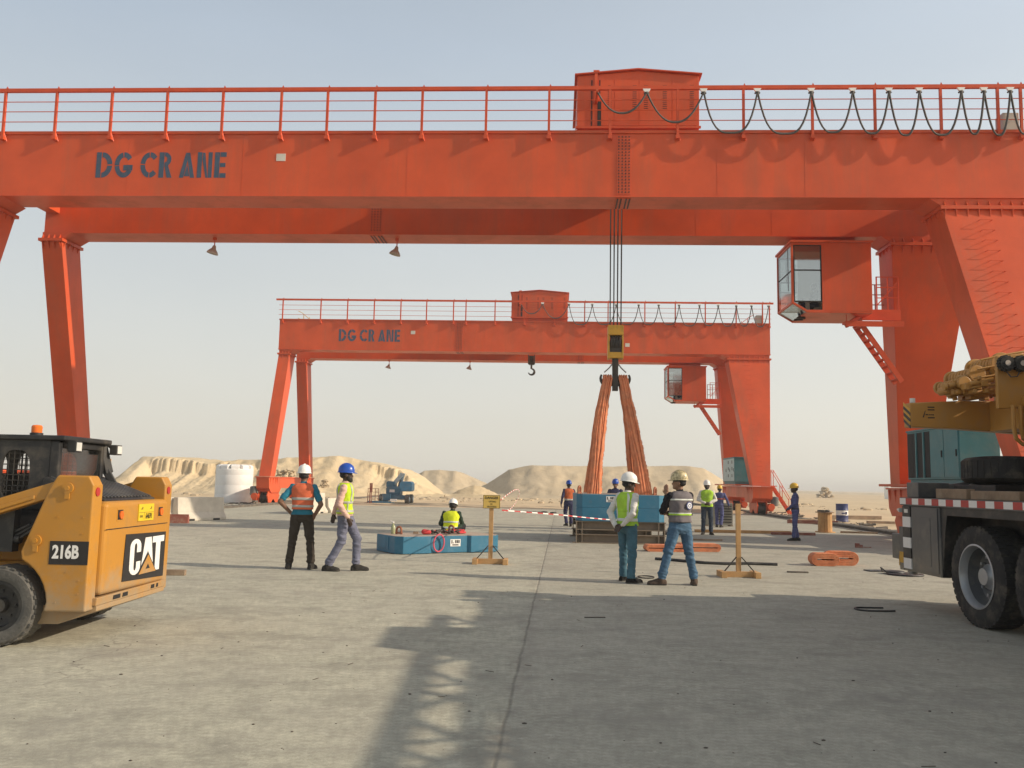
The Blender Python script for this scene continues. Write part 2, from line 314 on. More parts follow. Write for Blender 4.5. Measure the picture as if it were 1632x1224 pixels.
def sand_mat(name, lo, hi, dk, sc=.35, bump=.5):
    m, N, Lk, b = node_mat(name)
    t = N.new('ShaderNodeTexCoord')
    def n_(s, d=8, r=.65):
        n = N.new('ShaderNodeTexNoise'); n.inputs['Scale'].default_value = s; n.inputs['Detail'].default_value = d; n.inputs['Roughness'].default_value = r; Lk.new(t.outputs['Object'], n.inputs['Vector']); return n.outputs['Fac']
    def rg(v, a, c, e=1.):
        n = N.new('ShaderNodeMapRange'); n.inputs[1].default_value = a; n.inputs[2].default_value = c; n.inputs[4].default_value = e; Lk.new(v, n.inputs[0]); return n.outputs[0]
    def mx(f, a, c):
        n = N.new('ShaderNodeMix'); n.data_type = 'RGBA'; Lk.new(f, n.inputs[0])
        for i, v in ((6, a), (7, c)):
            if isinstance(v, tuple): n.inputs[i].default_value = (*v, 1)
            else: Lk.new(v, n.inputs[i])
        return n.outputs[2]
    c = mx(rg(n_(sc), .35, .65), lo, hi); c = mx(rg(n_(sc * 5), .52, .7, .5), c, dk)
    Lk.new(c, b.inputs['Base Color']); b.inputs['Roughness'].default_value = .95; b.inputs['Specular IOR Level'].default_value = .1
    bp = N.new('ShaderNodeBump'); bp.inputs['Strength'].default_value = bump; bp.inputs['Distance'].default_value = .15; Lk.new(n_(sc * 9, 6), bp.inputs['Height']); Lk.new(bp.outputs[0], b.inputs['Normal'])
    return m
M['concrete'] = concrete_mat()
M['sand'] = sand_mat('desert_sand', (.55, .42, .265), (.64, .50, .325), (.44, .325, .205), .06)
M['hillsand'] = sand_mat('spoil_sand', (.575, .445, .275), (.665, .53, .34), (.47, .355, .215), .18, .8)
M['hillgrey'] = sand_mat('pale_spoil', (.48, .385, .26), (.56, .455, .315), (.38, .30, .205), .12, .7)

def nz(x, y, z=0.0): return noise.noise(Vector((x, y, z)))
def grid_obj(name, xs, ys, f, m):
    vs = [(x, y, f(x, y)) for y in ys for x in xs]; w = len(xs)
    fs = [(j * w + i, j * w + i + 1, (j + 1) * w + i + 1, (j + 1) * w + i) for j in range(len(ys) - 1) for i in range(w - 1)]
    me = bpy.data.meshes.new(name); me.from_pydata(vs, [], fs); me.materials.append(m); me.polygons.foreach_set('use_smooth', [True] * len(fs))
    o = bpy.data.objects.new(name, me); col.objects.link(o); return o
def frange(a, b, n): return [a + (b - a) * i / (n - 1) for i in range(n)]
def geo(a, b, n): return [a * (b / a) ** (i / (n - 1)) for i in range(n)]
YAW = R(3.2); cy_, sy_ = math.cos(YAW), math.sin(YAW)
def yard(x, y):            # yard axes: across (towards the right rail) and along
    return x * cy_ - y * sy_, x * sy_ + y * cy_
XL, XR, YE = -30.0, 12.55, 55.0
def sand_z(x, y):
    a, b = yard(x, y)
    out = max(XL - a, a - XR, b - YE, 0.0) if True else 0
    k = min(1.0, out / 3.0); far = max(0.0, math.hypot(x, y) - 60)
    return -.035 + k * (.05 + .09 * nz(x * .23, y * .23) + .05 * nz(x * .9, y * .9, 3)) + min(1, far / 80) * (.35 * nz(x * .02, y * .02, 5) + .15 * nz(x * .08, y * .08, 9)) - min(1.2, far * .0015)
xs = [-v for v in geo(75, 5000, 26)][::-1] + frange(-70, 70, 190) + geo(75, 5000, 26)
ys = [-400, -150, -60, -30] + frange(-20, 150, 230) + geo(156, 6000, 34)
tag(grid_obj('ground', xs, ys, sand_z, M['sand']), kind='structure')
mb = MB(); pts = []
edge = []
for i in range(41): edge.append((XR, -35 + 90 * i / 40))
for i in range(1, 61): edge.append((XR + (XL - XR) * i / 60, YE + .5 * nz(i * .35, 2)))
edge.append((XL, -35))
poly = [(a * cy_ + b * sy_, -a * sy_ + b * cy_) for a, b in edge]
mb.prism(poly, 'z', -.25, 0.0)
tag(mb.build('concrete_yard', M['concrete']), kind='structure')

def interp(px, t):
    if t <= px[0][0]: return px[0][1]
    for (a, u), (b, v) in zip(px, px[1:]):
        if t <= b: k = (t - a) / (b - a); return u + (v - u) * k
    return px[-1][1]
def hill(name, prof, y0, depth, slope, m, cliffs=(), rough=.25, x_res=.3, seed=0, ny=50, base=0.0):
    x0, x1 = prof[0][0], prof[-1][0]
    xs = frange(x0, x1, int((x1 - x0) / x_res)); hm = max(h for _, h in prof)
    n = ny; ys = frange(y0 - hm / slope - 4, y0 + depth * .15, n) + frange(y0 + depth * .15 + 1, y0 + depth, 20)
    def f(x, y):
        top = interp(prof, x) + rough * (.7 * nz(x * .35, y * .2, seed) + .35 * nz(x * 1.3, y * .8, seed + 4))
        fr = y0 + 2.0 * nz(x * .09, 1.7, seed) + .5 * nz(x * .6, .3, seed)
        d = fr - y
        if d <= 0: z = top
        else:
            run = top / slope; z = top * max(0, 1 - d / run) if run > 0 else 0
            z += min(1, d) * .16 * nz(x * .9, y * .9, seed + 2) * (1 if z > .1 else .3)
            z += max(0, .35 * math.exp(-((d - run) / 2.2) ** 2))
            for ca, cb, frac, gf in cliffs:
                if ca < x < cb:
                    e = min(1, (x - ca) / 1.2, (cb - x) / 1.2)
                    g = .9 - .6 * abs(nz(x * gf, .1 * y, seed + 7)) - .5 * abs(nz(x * gf * 2.6, .25 * y, seed + 8))
                    lim = top * (1 - frac * (.85 + .4 * nz(x * .7, 5, seed)))
                    a_ = .4 + 1.1 * g; b_ = a_ + .35 + .3 * nz(x * 1.1, 3, seed)
                    if d < a_: zc = top - .12 * d
                    elif d < b_: zc = top - .12 * a_ + (lim - top) * (d - a_) / (b_ - a_)
                    else: zc = lim - (d - b_) * lim / max(.5, run * 1.1 - b_)
                    zc += .08 * nz(x * 2.5, y * 2.5, seed)
                    z = z + (max(0, zc) - z) * e
        back = y - (y0 + depth * .55)
        if back > 0: z -= back * .5
        return max(-.3, z - .12) - base
    return tag(grid_obj(name, xs, ys, f, m), kind='structure')
hill('sand_hill', [(-60, 0), (-54, 1.2), (-46, .6), (-43.5, 0.6), (-40, 3.75), (-36, 3.8), (-32.5, 3.3), (-28, 3.7), (-24, 4.0), (-19, 4.25), (-14.8, 3.6), (-12.2, 3.1), (-10.6, 2.2), (-8.2, .3), (-7, 0)], 95, 26, .42, M['hillsand'], cliffs=((-39, -29.5, .5, 1.3), (-15.5, -9.5, .38, 1.4), (-28, -25.5, .4, 1.5)), seed=1, x_res=.13, ny=120)
hill('far_sand_hill', [(-19, 0), (-16.5, 1.5), (-13.4, 3.3), (-11, 3.55), (-8.4, 3.4), (-6, 2.4), (-2.5, 1.0), (1, 0)], 135, 24, .5, M['hillgrey'], seed=12, rough=.15)
hill('low_sand_heap', [(-6.8, 0), (-5.2, .9), (-4.1, 1.35), (-3.0, 1.0), (-1.2, 0)], 100, 7, .6, M['hillsand'], seed=15, rough=.2, x_res=.12)
hill('grey_sand_hill', [(-6, 0), (-3, 1.5), (-.2, 3.4), (2.6, 4.0), (8, 4.02), (14, 4.1), (22, 4.35), (24.5, 4.1), (26.6, 2.9), (29.5, .8), (32, 0)], 110, 24, .5, M['hillgrey'], seed=21, rough=.14)
hill('distant_sand_ridge', [(60, 0), (85, 1.3), (110, .9), (150, 1.7), (190, 1.2), (230, 1.8), (300, 0)], 420, 60, .2, M['hillgrey'], seed=31, rough=.4, x_res=2, base=1.2)

mb = MB(); w_ = random.Random(8)
for k in range(420):
    x = -46 + 78 * w_.random(); y = 70 + 22 * w_.random(); s_ = .06 + .22 * w_.random() ** 3
    mb.ell((x, y, sand_z(x, y) + s_ * .2), (s_ * (1 + w_.random()), s_, s_ * .6), 6, 4)
tag(mb.build('stones', M['hillgrey'], None, True), 'loose stones strewn on the sand before the spoil hills', None, None, 'stuff')
# ---------------------------------------------------------------- lettering helpers (flat painted letters, 5 mm proud of their plate)
def arc_band(cx, cy, ro, ri, a0, a1, n=10):
    p = [(cx + ro[0] * math.cos(R(a0 + (a1 - a0) * i / n)), cy + ro[1] * math.sin(R(a0 + (a1 - a0) * i / n))) for i in range(n + 1)]
    q = [(cx + ri[0] * math.cos(R(a0 + (a1 - a0) * i / n)), cy + ri[1] * math.sin(R(a0 + (a1 - a0) * i / n))) for i in range(n + 1)]
    return [[p[i], p[i + 1], q[i + 1], q[i]] for i in range(n)]
def rect(x0, x1, y0, y1): return [[(x0, y0), (x1, y0), (x1, y1), (x0, y1)]]
# stencil letters in a 0..1 tall box
ST = {
 'D': (.66, rect(0, .2, 0, 1) + arc_band(.24, .5, (.42, .5), (.22, .3), 4, 90) + arc_band(.24, .5, (.42, .5), (.22, .3), -90, -4)),
 'G': (.74, arc_band(.38, .5, (.38, .5), (.19, .3), 100, 182) + arc_band(.38, .5, (.38, .5), (.19, .3), 35, 92) + arc_band(.38, .5, (.38, .5), (.19, .3), 186, 330) + rect(.36, .74, .28, .5)),
 'C': (.66, arc_band(.38, .5, (.38, .5), (.19, .3), 96, 174) + arc_band(.38, .5, (.38, .5), (.19, .3), 40, 88) + arc_band(.38, .5, (.38, .5), (.19, .3), 180, 264) + arc_band(.38, .5, (.38, .5), (.19, .3), 272, 318)),
 'R': (.52, rect(0, .2, 0, 1) + arc_band(.22, .72, (.27, .28), (.1, .12), -90, 90) + [[(.22, .46), (.36, .5), (.54, 0), (.34, 0)]]),
 'A': (.62, [[(.0, 0), (.17, 0), (.32, .72), (.24, 1)], [(.26, .98), (.40, .98), (.62, 0), (.45, 0)], [(.2, .06), (.42, .06), (.31, .5)]]),
 'N': (.6, rect(0, .18, 0, 1) + [[(.2, .98), (.30, .98), (.42, .08), (.42, 0), (.36, 0), (.2, .7)]] + rect(.44, .6, 0, 1)),
 'E': (.46, rect(0, .2, 0, 1) + rect(.22, .47, .82, 1) + rect(.22, .44, .42, .58) + rect(.22, .47, 0, .18)),
}
def letters_mb(text, h, w, mapf, gaps):
    """letters laid on a plane: mapf(x, y, d) gives the 3-D point d metres proud of the plate"""
    mb = MB(); x = 0; total = 0
    for ch in text: total += gaps.get(ch, 0) if ch not in ST else ST[ch][0] + .1
    k = w / (total - .1)
    for ch in text:
        if ch not in ST: x += gaps.get(ch, 0); continue
        wd, polys = ST[ch]
        for p in polys:
            n = len(p); a = [mapf((x + q[0]) * k, q[1] * h, .001) for q in p]; b = [mapf((x + q[0]) * k, q[1] * h, .006) for q in p]
            mb.add(a + b, [list(range(n))[::-1], [n + i for i in range(n)]] + [(i, (i + 1) % n, n + (i + 1) % n, n + i) for i in range(n)])
        x += wd + .1
    return mb
def text_obj(name, body, size, m, parent, mtx, sx=1.0, bold=0.0, depth=.003, align='CENTER'):
    c = bpy.data.curves.new(name, 'FONT'); c.body = body; c.size = size; c.offset = bold; c.extrude = depth; c.align_x = align; c.align_y = 'CENTER'; c.resolution_u = 3
    t = bpy.data.objects.new(name, c); col.objects.link(t); dg = bpy.context.evaluated_depsgraph_get(); dg.update()
    me = bpy.data.meshes.new_from_object(t.evaluated_get(dg)); col.objects.unlink(t); bpy.data.objects.remove(t); bpy.data.curves.remove(c)
    me.name = name; me.transform(Matrix.Diagonal((sx, 1, 1, 1))); me.transform(mtx); me.materials.clear(); me.materials.append(m)
    o = bpy.data.objects.new(name, me); col.objects.link(o); o.parent = parent; return o

# ---------------------------------------------------------------- the two gantry cranes
CL, GW, GV = 31.35, 1.05, 3.93      # girder length, girder width, front face to front face
ZB, ZT = 9.93, 11.82
def gantry(label, loc, yaw, posts, trolley, hook_u, hook_v, hook_top, splice_f, splice_r, hang, lamps, plates, hook_big):
    far = loc[1] > 40
    root = thing('gantry_crane', label, 'gantry crane', loc, -R(yaw), 'red orange gantry cranes on the yard rails')
    O = M['orange']
    for v0, sp, fl in ((0, splice_f, 1), (GV, splice_r, 0)):
        g = MB(); g.box(0, CL, v0, v0 + GW, ZB, ZT)
        gd = g.build('girder', O, root)
        f = MB(); f.box(-.03, CL + .03, v0 - .05, v0 + GW + .05, ZT + .001, ZT + .085); f.box(-.03, CL + .03, v0 - .035, v0 + GW + .035, ZB - .035, ZB - .001)
        f.build('flange', O, gd)
        for u in (4.9, 8.4, 13.35, 22.4, 24.9): w = MB(); w.box(u, u + .012, v0 - .004, v0 - .001, ZB + .01, ZT - .02); w.build('weld_seam', O, gd)
        s = MB(); s.box(sp - .2, sp + .2, v0 - .014, v0 - .001, ZB + .05, ZT - .05); s.box(sp - .22, sp + .22, v0 + .05, v0 + GW - .05, ZB - .05, ZB - .036)
        s.mi = 1
        for i in range(4):
            for k in range(19): s.cyl((sp - .15 + i * .1, v0 - .014, ZB + .12 + k * .0925), (sp - .15 + i * .1, v0 - .03, ZB + .12 + k * .0925), .022, n=6)
            s.box(sp - .17 + i * .1 + (.03 if i > 1 else -.02), sp - .13 + i * .1 + (.03 if i > 1 else -.02), v0 + .07, v0 + GW - .07, ZB - .062, ZB - .051)
        s.build('splice_plate', [O, M['bolt']], gd)
    # legs: narrow pair on the left, wide pair on the right, each splaying away from the girders
    def leg(u0t, u1t, u0b, u1b, front):
        if front: vt0, vt1, vb0, vb1 = .03, 1.2, -2.1, -1.25
        else: vt0, vt1, vb0, vb1 = GV + GW - 1.2, GV + GW - .03, 6.23, 7.08
        zt, zb = ZB - .36, 1.72
        L_ = MB(); L_.hexa([(u0b, vb0, zb), (u1b, vb0, zb), (u1b, vb1, zb), (u0b, vb1, zb), (u0t, vt0, zt), (u1t, vt0, zt), (u1t, vt1, zt), (u0t, vt1, zt)])
        o = L_.build('leg', O, root, bev=.012)
        c = MB(); c.box(u0t - .07, u1t + .07, vt0 - .09, vt1 + .09, zt + .001, zt + .05); c.box(u0t - .07, u1t + .07, vt0 - .09, vt1 + .09, zt + .054, zt + .1)
        c.hexa([(u0t + .02, vt0 + .02, zt + .1), (u1t - .02, vt0 + .02, zt + .1), (u1t - .02, vt1 - .02, zt + .1), (u0t + .02, vt1 - .02, zt + .1)] +
               [(u0t + .02, vt0 - .0, ZB - .036), (u1t - .02 + (.35 if u0t < 5 else 0), vt0, ZB - .036), (u1t - .02 + (.35 if u0t < 5 else 0), vt1, ZB - .036), (u0t + .02 - (.35 if u0t > 5 else 0), vt1, ZB - .036)] if u0t < 5 else
               [(u0t + .02, vt0 + .02, zt + .1), (u1t - .02, vt0 + .02, zt + .1), (u1t - .02, vt1 - .02, zt + .1), (u0t + .02, vt1 - .02, zt + .1), (u0t - .35, vt0, ZB - .036), (u1t - .02, vt0, ZB - .036), (u1t - .02, vt1, ZB - .036), (u0t - .35, vt1, ZB - .036)])
        n = 4 if u0t < 5 else 9
        for i in range(n):
            u = u0t + .06 + (u1t - u0t - .12) * i / (n - 1)
            c.prism([(vt0 - .085, zt), (vt0 + .0, zt), (vt0 + .0 - (.06 if front else -.06), zt - .24)], 'x', u - .012, u + .012)
            c.prism([(vt0 - .085, zt + .101), (vt0 + .03, zt + .101), (vt0 + .03, zt + .3)], 'x', u - .012, u + .012)
        sd = u1t if u0t < 5 else u0t; sg = 1 if u0t < 5 else -1
        for i in range(4):
            v = vt0 + .15 + (vt1 - vt0 - .3) * i / 3
            c.prism([(sd + sg * .065, zt), (sd - sg * .04, zt), (sd - sg * .02, zt - .22)] if sg > 0 else [(sd - .065, zt), (sd + .04, zt), (sd + .06, zt - .22)], 'y', v - .012, v + .012)
        c.build('leg_cap', O, o)
        return o
    leg(.02, .74, -.12, .62, True); leg(.02, .74, -.12, .62, False)
    big = leg(CL - 2.62, CL - .02, CL - 1.65, CL - .60, True); leg(CL - 2.62, CL - .02, CL - 1.65, CL - .60, False)
    # step irons on the wide front leg
    for i in range(24):
        st = MB()
        z = 9.2 - i * .315; t = (ZB - .36 - z) / (ZB - .36 - 1.72); v = .03 - 2.13 * t; u = CL - 1.55 + .42 * t
        st.tube([(u - .17, v + .01, z), (u - .17, v - .15, z), (u + .17, v - .15, z), (u + .17, v + .01, z)], .009, 5)
        st.build('step_iron', M['orange_dk'], big)
    # end beams with bogies
    for ue, wb in ((.25, .8), (CL - 1.13, 1.15)):
        eb = MB(); a, b_ = ue - wb / 2, ue + wb / 2
        prof = [(-2.45, 1.64), (7.22, 1.64), (7.15, 1.0), (6.9, .72), (5.4, .72), (5.0, 1.0), (0, 1.0), (-.4, .72), (-1.9, .72), (-2.35, 1.0)]
        eb.prism(prof, 'x', a, b_); eb.box(a - .06, b_ + .06, -2.5, 7.26, 1.642, 1.7)
        for v in (-2.2, -1.7, -1.2, -.9, 6.0, 6.5, 7.0): eb.prism([(a - .05, 1.64), (a + .01, 1.64), (a + .01, 1.1)], 'y', v, v + .02); eb.prism([(b_ + .05, 1.64), (b_ - .01, 1.64), (b_ - .01, 1.1)], 'y', v, v + .02)
        ebo = eb.build('end_beam', O, root, bev=.01)
        for vc in (-1.2, 6.2):
            bg_ = MB()
            for s_ in (-1, 1): bg_.prism([(vc - 1.15, .55), (vc - .8, .98), (vc + .8, .98), (vc + 1.15, .55), (vc + .9, .12), (vc + .45, .1), (vc, .35), (vc - .45, .1), (vc - .9, .12)], 'x', ue + s_ * .28 - .03, ue + s_ * .28 + .03)
            bg_.box(ue - .25, ue + .25, vc - .9, vc + .9, .80, .96)
            bgo = bg_.build('bogie', O, ebo)
            for dv in (-.65, .65):
                w = MB(); w.lathe([(.12, -.2), (.34, -.2), (.34, -.13), (.29, -.12), (.29, .12), (.34, .13), (.34, .2), (.12, .2)], 22, (ue, vc + dv, .39), 'x'); w.build('wheel', M['iron'], bgo, True)
            mt = MB(); sgn = -1 if ue < 5 else 1
            mt.lathe([(.05, 0), (.22, .02), (.22, .5), (.17, .55), (.05, .56)], 16, (ue + sgn * (.62 if ue < 5 else .75), vc - .95 if vc < 0 else vc + .3, .55), 'z'); mt.build('drive_motor', M['truckgrey'], bgo, True)
            gb = MB(); gb.box(ue + sgn * .34, ue + sgn * .62, vc - 1.15, vc - .75, .25, .6); gb.cyl((ue + sgn * .5, vc - 1.2, .5), (ue + sgn * .5, vc - .7, .5), .2); gb.build('gearbox', O, bgo, bev=.01)
    # walkway handrail along the front girder
    hr = MB(); v = -.14
    hr.box(-.25, CL + .2, v - .03, v + .06, 13.10, 13.21)
    for z in (12.79, 12.48, 12.16): hr.tube([(-.05, v, z), (CL + .05, v, z)], .013, 6)
    hro = hr.build('handrail', M['orange_dk'], root)
    for u in posts:
        p = MB(); p.bar((u, v + .03, 11.72), (u, v + .01, 13.1), .07, .07, (1, 0, 0)); p.box(u - .06, u + .06, v - .02, .0, 11.62, 11.72); p.prism([(u + .0, 13.21), (u + .07, 13.21), (u + .03, 13.29)], 'y', v, v + .03); p.bar((u + .02, v + .05, 11.83), (u + .07, -.01, 11.60), .03, .03)
        p.build('post', M['orange_dk'], hro)
    # trolley house on top of the girders
    t = trolley; th = MB()
    th.prism([(t - 1.82, 12.2), (t + 1.82, 12.2), (t + 1.82, 13.86), (t, 14.02), (t - 1.82, 13.86)], 'y', .55, 4.35)
    tho = th.build('trolley_house', O, root, bev=.01)
    r_ = MB(); r_.prism([(t - 1.9, 13.865), (t, 14.03), (t + 1.9, 13.865), (t + 1.9, 13.90), (t, 14.065), (t - 1.9, 13.90)], 'y', .45, 4.45); r_.build('roof', M['orange_dk'], tho)
    fr_ = MB(); fr_.box(t - 1.75, t + 1.75, .62, 4.3, 11.96, 12.198)
    fr_.box(t - 1.86, t + 1.86, .5, .545, 12.2, 12.27); fr_.build('trolley_frame', O, tho)
    for i, (a, b_) in enumerate(((t - 1.35, t - .72), (t - .70, t + .02), (t + .04, t + 1.0), (t + 1.02, t + 1.72))):
        pn = MB(); pn.box(a, b_, .535, .549, 12.3, 13.72); pn.mi = 1
        for uu in ([b_ - .12] if i != 2 else [a + .2, b_ - .2]):
            for k in range(12): pn.box(uu - .06, uu + .06, .530, .5349, 12.82 + k * .065, 12.838 + k * .065)
        pn.build('door_panel', [O, M['bolt']], tho)
    ds = MB(); ds.box(t - 1.21, t - 1.10, .520, .5345, 12.24, 13.05); ds.box(t - 1.40, t - 1.37, .52, .5345, 12.24, 13.72); ds.box(t - 1.16, t - 1.13, .52, .5345, 13.3, 13.72); ds.build('door_slot', M['dark'], tho)
    ar = MB(); ar.bar((t - 1.26, .5, 12.98), (t - 1.26, .5, 13.95), .09, .06); ar.bar((t - 1.26, .5, 13.0), (t - 1.26, -.34, 13.0), .06, .08); ar.box(t - 1.34, t - 1.16, .44, .56, 13.95, 14.0); ar.build('festoon_arm', O, tho)
    tw = MB()
    for uu in (t - 1.3, t + 1.3):
        for vv in (.75, 4.2): tw.cyl((uu, vv - .06, 11.99), (uu, vv + .06, 11.99), .085, n=18)
    tw.build('trolley_wheels', M['iron'], tho, True)
    # festoon cable hanging in loops from small carriers under the top rail
    vf = -.22; fc = MB(); prng = random.Random(int(t * 10))
    for i, (a, b_) in enumerate(zip(hang, hang[1:])):
        sag = (.62, .9)[i] if i < 2 else 1.27 + .06 * prng.uniform(-1, 1)
        for off in (0, .028):
            P = []
            for k in range(19):
                q = k / 18; e = 2 * q - 1
                w_ = abs(e) ** (2.3 if i < 2 else 3.4)
                u = a + (b_ - a) * (.5 + .5 * e) + (.06 if e < 0 else -.06) * abs(e) ** 6 * 0
                bulge = 0 if b_ - a > 1.2 else .12 * math.sin(math.pi * q * 2)
                P.append((u + bulge * .3 + off * .3, vf - off * .6, 12.98 - sag * (1 - w_) - off * (1 - w_)))
            fc.tube(P, .023, 6)
    fco = fc.build('festoon_cable', M['cable'], root, True, ang=60)
    for a in hang[1:]:
        h = MB(); h.prism([(a - .11, 13.08), (a + .11, 13.08), (a + .06, 12.99), (a - .06, 12.99)], 'y', vf - .03, vf + .03); h.mi = 1; h.tube([(a - .07, vf, 12.93), (a, vf, 12.99), (a + .07, vf, 12.93)], .03, 6)
        h.build('cable_carrier', [M['white'], M['cable']], fco)
    # cross tie beams at both ends of the girder pair and top kit at the right end
    for u in (.1, CL - .5):
        c = MB(); c.box(u, u + .4, GW + .001, GV - .001, 10.6, 11.7); c.build('tie_beam', O, root)
    bx = MB(); bx.box(CL - .85, CL - .4, -.02, .42, 11.91, 12.42); bx.build('junction_box', M['lampgrey'], root, bev=.01)
    for u, s_ in ((.0, 1), (CL - .2, -1)):
        sr = MB()
        for dz in (0, .5): sr.tube([(u + s_ * 1.6, GV + .2, 11.95 + dz * .0), (u + s_ * .2, GV + .2, 12.6 + dz), (u - s_ * .1, GV + .2, 12.75 + dz)], .022, 6)
        for k in range(3): sr.bar((u + s_ * (.3 + .4 * k), GV + .2, 11.9), (u + s_ * (.3 + .4 * k), GV + .2, 13.0 - .19 * k), .035, .035)
        sr.build('stair_rail', M['crane_yellow'] if s_ > 0 else M['orange_dk'], root)
    # hanging flood lamps
    for u in lamps:
        f = MB(); f.box(u - .05, u + .05, GV + .42, GV + .52, ZB - .13, ZB - .036); f.tube([(u, GV + .47, ZB - .13), (u, GV + .47, ZB - .38)], .02, 8)
        fo = f.build('flood_lamp', M['orange_dk'], root)
        s = MB(); s.lathe([(.04, .02), (.06, -.01), (.075, -.09), (.16, -.19), (.195, -.25), (.20, -.28), (.185, -.28), (.14, -.19), (.035, -.09)], 20, (u, GV + .47, ZB - .33)); so = s.build('lamp_shade', M['lampgrey'], fo, True)
        so.data.transform(Matrix.Translation((u, GV + .47, ZB - .33)) @ Matrix.Rotation(R(14), 4, 'Y') @ Matrix.Translation((-u, -GV - .47, -ZB + .33)))
    # lettering and notice plates on the front web
    if far:
        for ua, ub in ((21.25, 22.2), (22.35, 23.45)): q = MB(); q.box(ua, ub, 4.05, 4.9, ZT + .087, ZT + .60); q.box(ua - .03, ub + .03, 4.02, 4.93, ZT + .601, ZT + .64); q.build('equipment_box', M['lining'], root, bev=.02)
    letters_mb('DG CR ANE', .79, 3.98, lambda x, y, d: (3.92 + x, -d, 10.47 + y), {' ': .22}).build('lettering', M['blueletter'], root)
    for u, z, sz in plates:
        p = MB(); p.box(u - sz, u + sz, -.012, -.001, z - sz * .8, z + sz * .8); p.build('notice_plate', M['plate'], root)
    # driver's cab under the rear girder
    cu0, cu1, cv0, cv1, cz0, cz1 = 25.38, 27.93, 3.40, 5.25, 7.55, 9.55
    cb = root
    cab = MB(); th_ = .05
    cab.box(26.45, cu1, cv0, cv1, cz0 - .25, cz1) if False else None
    cab.box(26.42, cu1, cv0, cv0 + th_, cz0 - .26, cz1); cab.box(26.42, cu1, cv1 - th_, cv1, cz0 - .26, cz1); cab.box(cu1 - th_, cu1, cv0 + th_, cv1 - th_, cz0 - .26, cz1)
    cab.box(cu0 - .04, cu1 + .06, cv0 - .05, cv1 + .05, cz1 + .001, cz1 + .07)
    cab.box(25.86, cu1 - .001, cv0 + .002, cv1 - .002, cz0 - .31, cz0 - .262)
    for (ua, va) in ((cu0, cv0), (cu0, cv1 - .07), (26.35, cv0), (26.35, cv1 - .07)): cab.box(ua, ua + .069, va, va + .069, cz0 if ua == cu0 else cz0 - .26, cz1)
    for va in (cv0, cv1 - .07):
        cab.box(cu0 + .07, 26.35, va + .001, va + .068, cz1 - .08, cz1); cab.bar((cu0 + .03, va + .035, cz0 + .02), (25.9, va + .035, cz0 - .28), .068, .07); cab.bar((25.9, va + .035, cz0 - .25), (26.38, va + .035, cz0 - .25), .068, .07)
    cab.box(cu0 + .001, cu0 + .068, cv0 + .07, cv1 - .07, cz1 - .08, cz1); cab.box(cu0 + .001, cu0 + .068, cv0 + .07, cv1 - .07, cz0 - .02, cz0 + .05)
    cab.box(25.86, 25.92, cv0 + .07, cv1 - .07, cz0 - .3, cz0 - .24)
    cabo = cab.build('driver_cab', O, root, bev=.006)
    win = lambda pts, nm='cab_window': MB().add(pts, [(0, 1, 2, 3)]).build(nm, M['glass'], cabo)
    for pts in ([(cu0 + .07, cv0 + .03, cz0 + .06), (26.35, cv0 + .03, cz0 + .06), (26.35, cv0 + .03, cz1 - .08), (cu0 + .07, cv0 + .03, cz1 - .08)],
                [(cu0 + .07, cv1 - .03, cz0 + .06), (26.35, cv1 - .03, cz0 + .06), (26.35, cv1 - .03, cz1 - .08), (cu0 + .07, cv1 - .03, cz1 - .08)],
                [(cu0 + .03, cv0 + .07, cz0 + .05), (cu0 + .03, cv1 - .07, cz0 + .05), (cu0 + .03, cv1 - .07, cz1 - .08), (cu0 + .03, cv0 + .07, cz1 - .08)],
                [(cu0 + .04, cv0 + .07, cz0 - .01), (cu0 + .04, cv1 - .07, cz0 - .01), (25.88, cv1 - .07, cz0 - .27), (25.88, cv0 + .07, cz0 - .27)]):
        w = MB(); n0 = (Vector(pts[1]) - Vector(pts[0])).cross(Vector(pts[3]) - Vector(pts[0])).normalized() * .006
        w.hexa([Vector(p) - n0 for p in pts] + [Vector(p) + n0 for p in pts]); w.build('cab_window', M['glass'], cabo)
    fm = MB()
    for va in (cv0 + .012, cv1 - .05):
        fm.box(cu0 + .07, 26.35, va, va + .03, 8.62, 8.66); fm.box(25.68, 25.71, va, va + .03, 8.665, cz1 - .09) if va > 4 else None
        fm.box(26.0, 26.03, va, va + .03, 8.3, cz1 - .3) if va > 4 else None
        fm.box(cu0 + .07, cu0 + .11, va, va + .03, cz0 + .05, cz1 - .08); fm.box(26.31, 26.35, va, va + .03, cz0 + .05, cz1 - .08); fm.box(cu0 + .11, 26.31, va, va + .03, cz0 + .04, cz0 + .08); fm.box(cu0 + .11, 26.31, va, va + .03, cz1 - .11, cz1 - .08)
    fm.box(cu0 + .02, cu0 + .05, cv0 + .1, cv1 - .1, 8.62, 8.66); fm.box(cu0 + .02, cu0 + .05, cv0 + .5, cv0 + .53, 8.05, cz1 - .1)
    fm.box(cu0 + .11, 26.31, cv1 - .05, cv1 - .02, 8.28, 8.31)
    fm.build('window_frame', M['dark'], cabo)
    it = MB(); it.box(26.3, 26.75, cv0 + .7, cv1 - .5, cz0 - .25, cz0 + .02); it.box(26.68, 26.76, cv0 + .7, cv1 - .5, cz0 + .02, cz0 + .7); it.box(26.0, 26.12, cv0 + .6, cv0 + .8, cz0 - .2, cz0 + .35); it.build('driver_seat', M['lampgrey'], cabo, bev=.02)
    li = MB(); li.box(26.06, 27.86, cv1 - .085, cv1 - .056, cz0 - .24, cz1 - .01); li.box(27.83, 27.87, cv0 + .06, cv1 - .09, cz0 - .24, cz1 - .01); li.box(26.44, 27.82, cv0 + .052, cv0 + .06, cz0 - .24, cz1 - .01); li.box(25.46, 27.82, cv0 + .08, cv1 - .09, cz1 - .05, cz1 - .012); li.build('cab_lining', M['lining'], cabo)
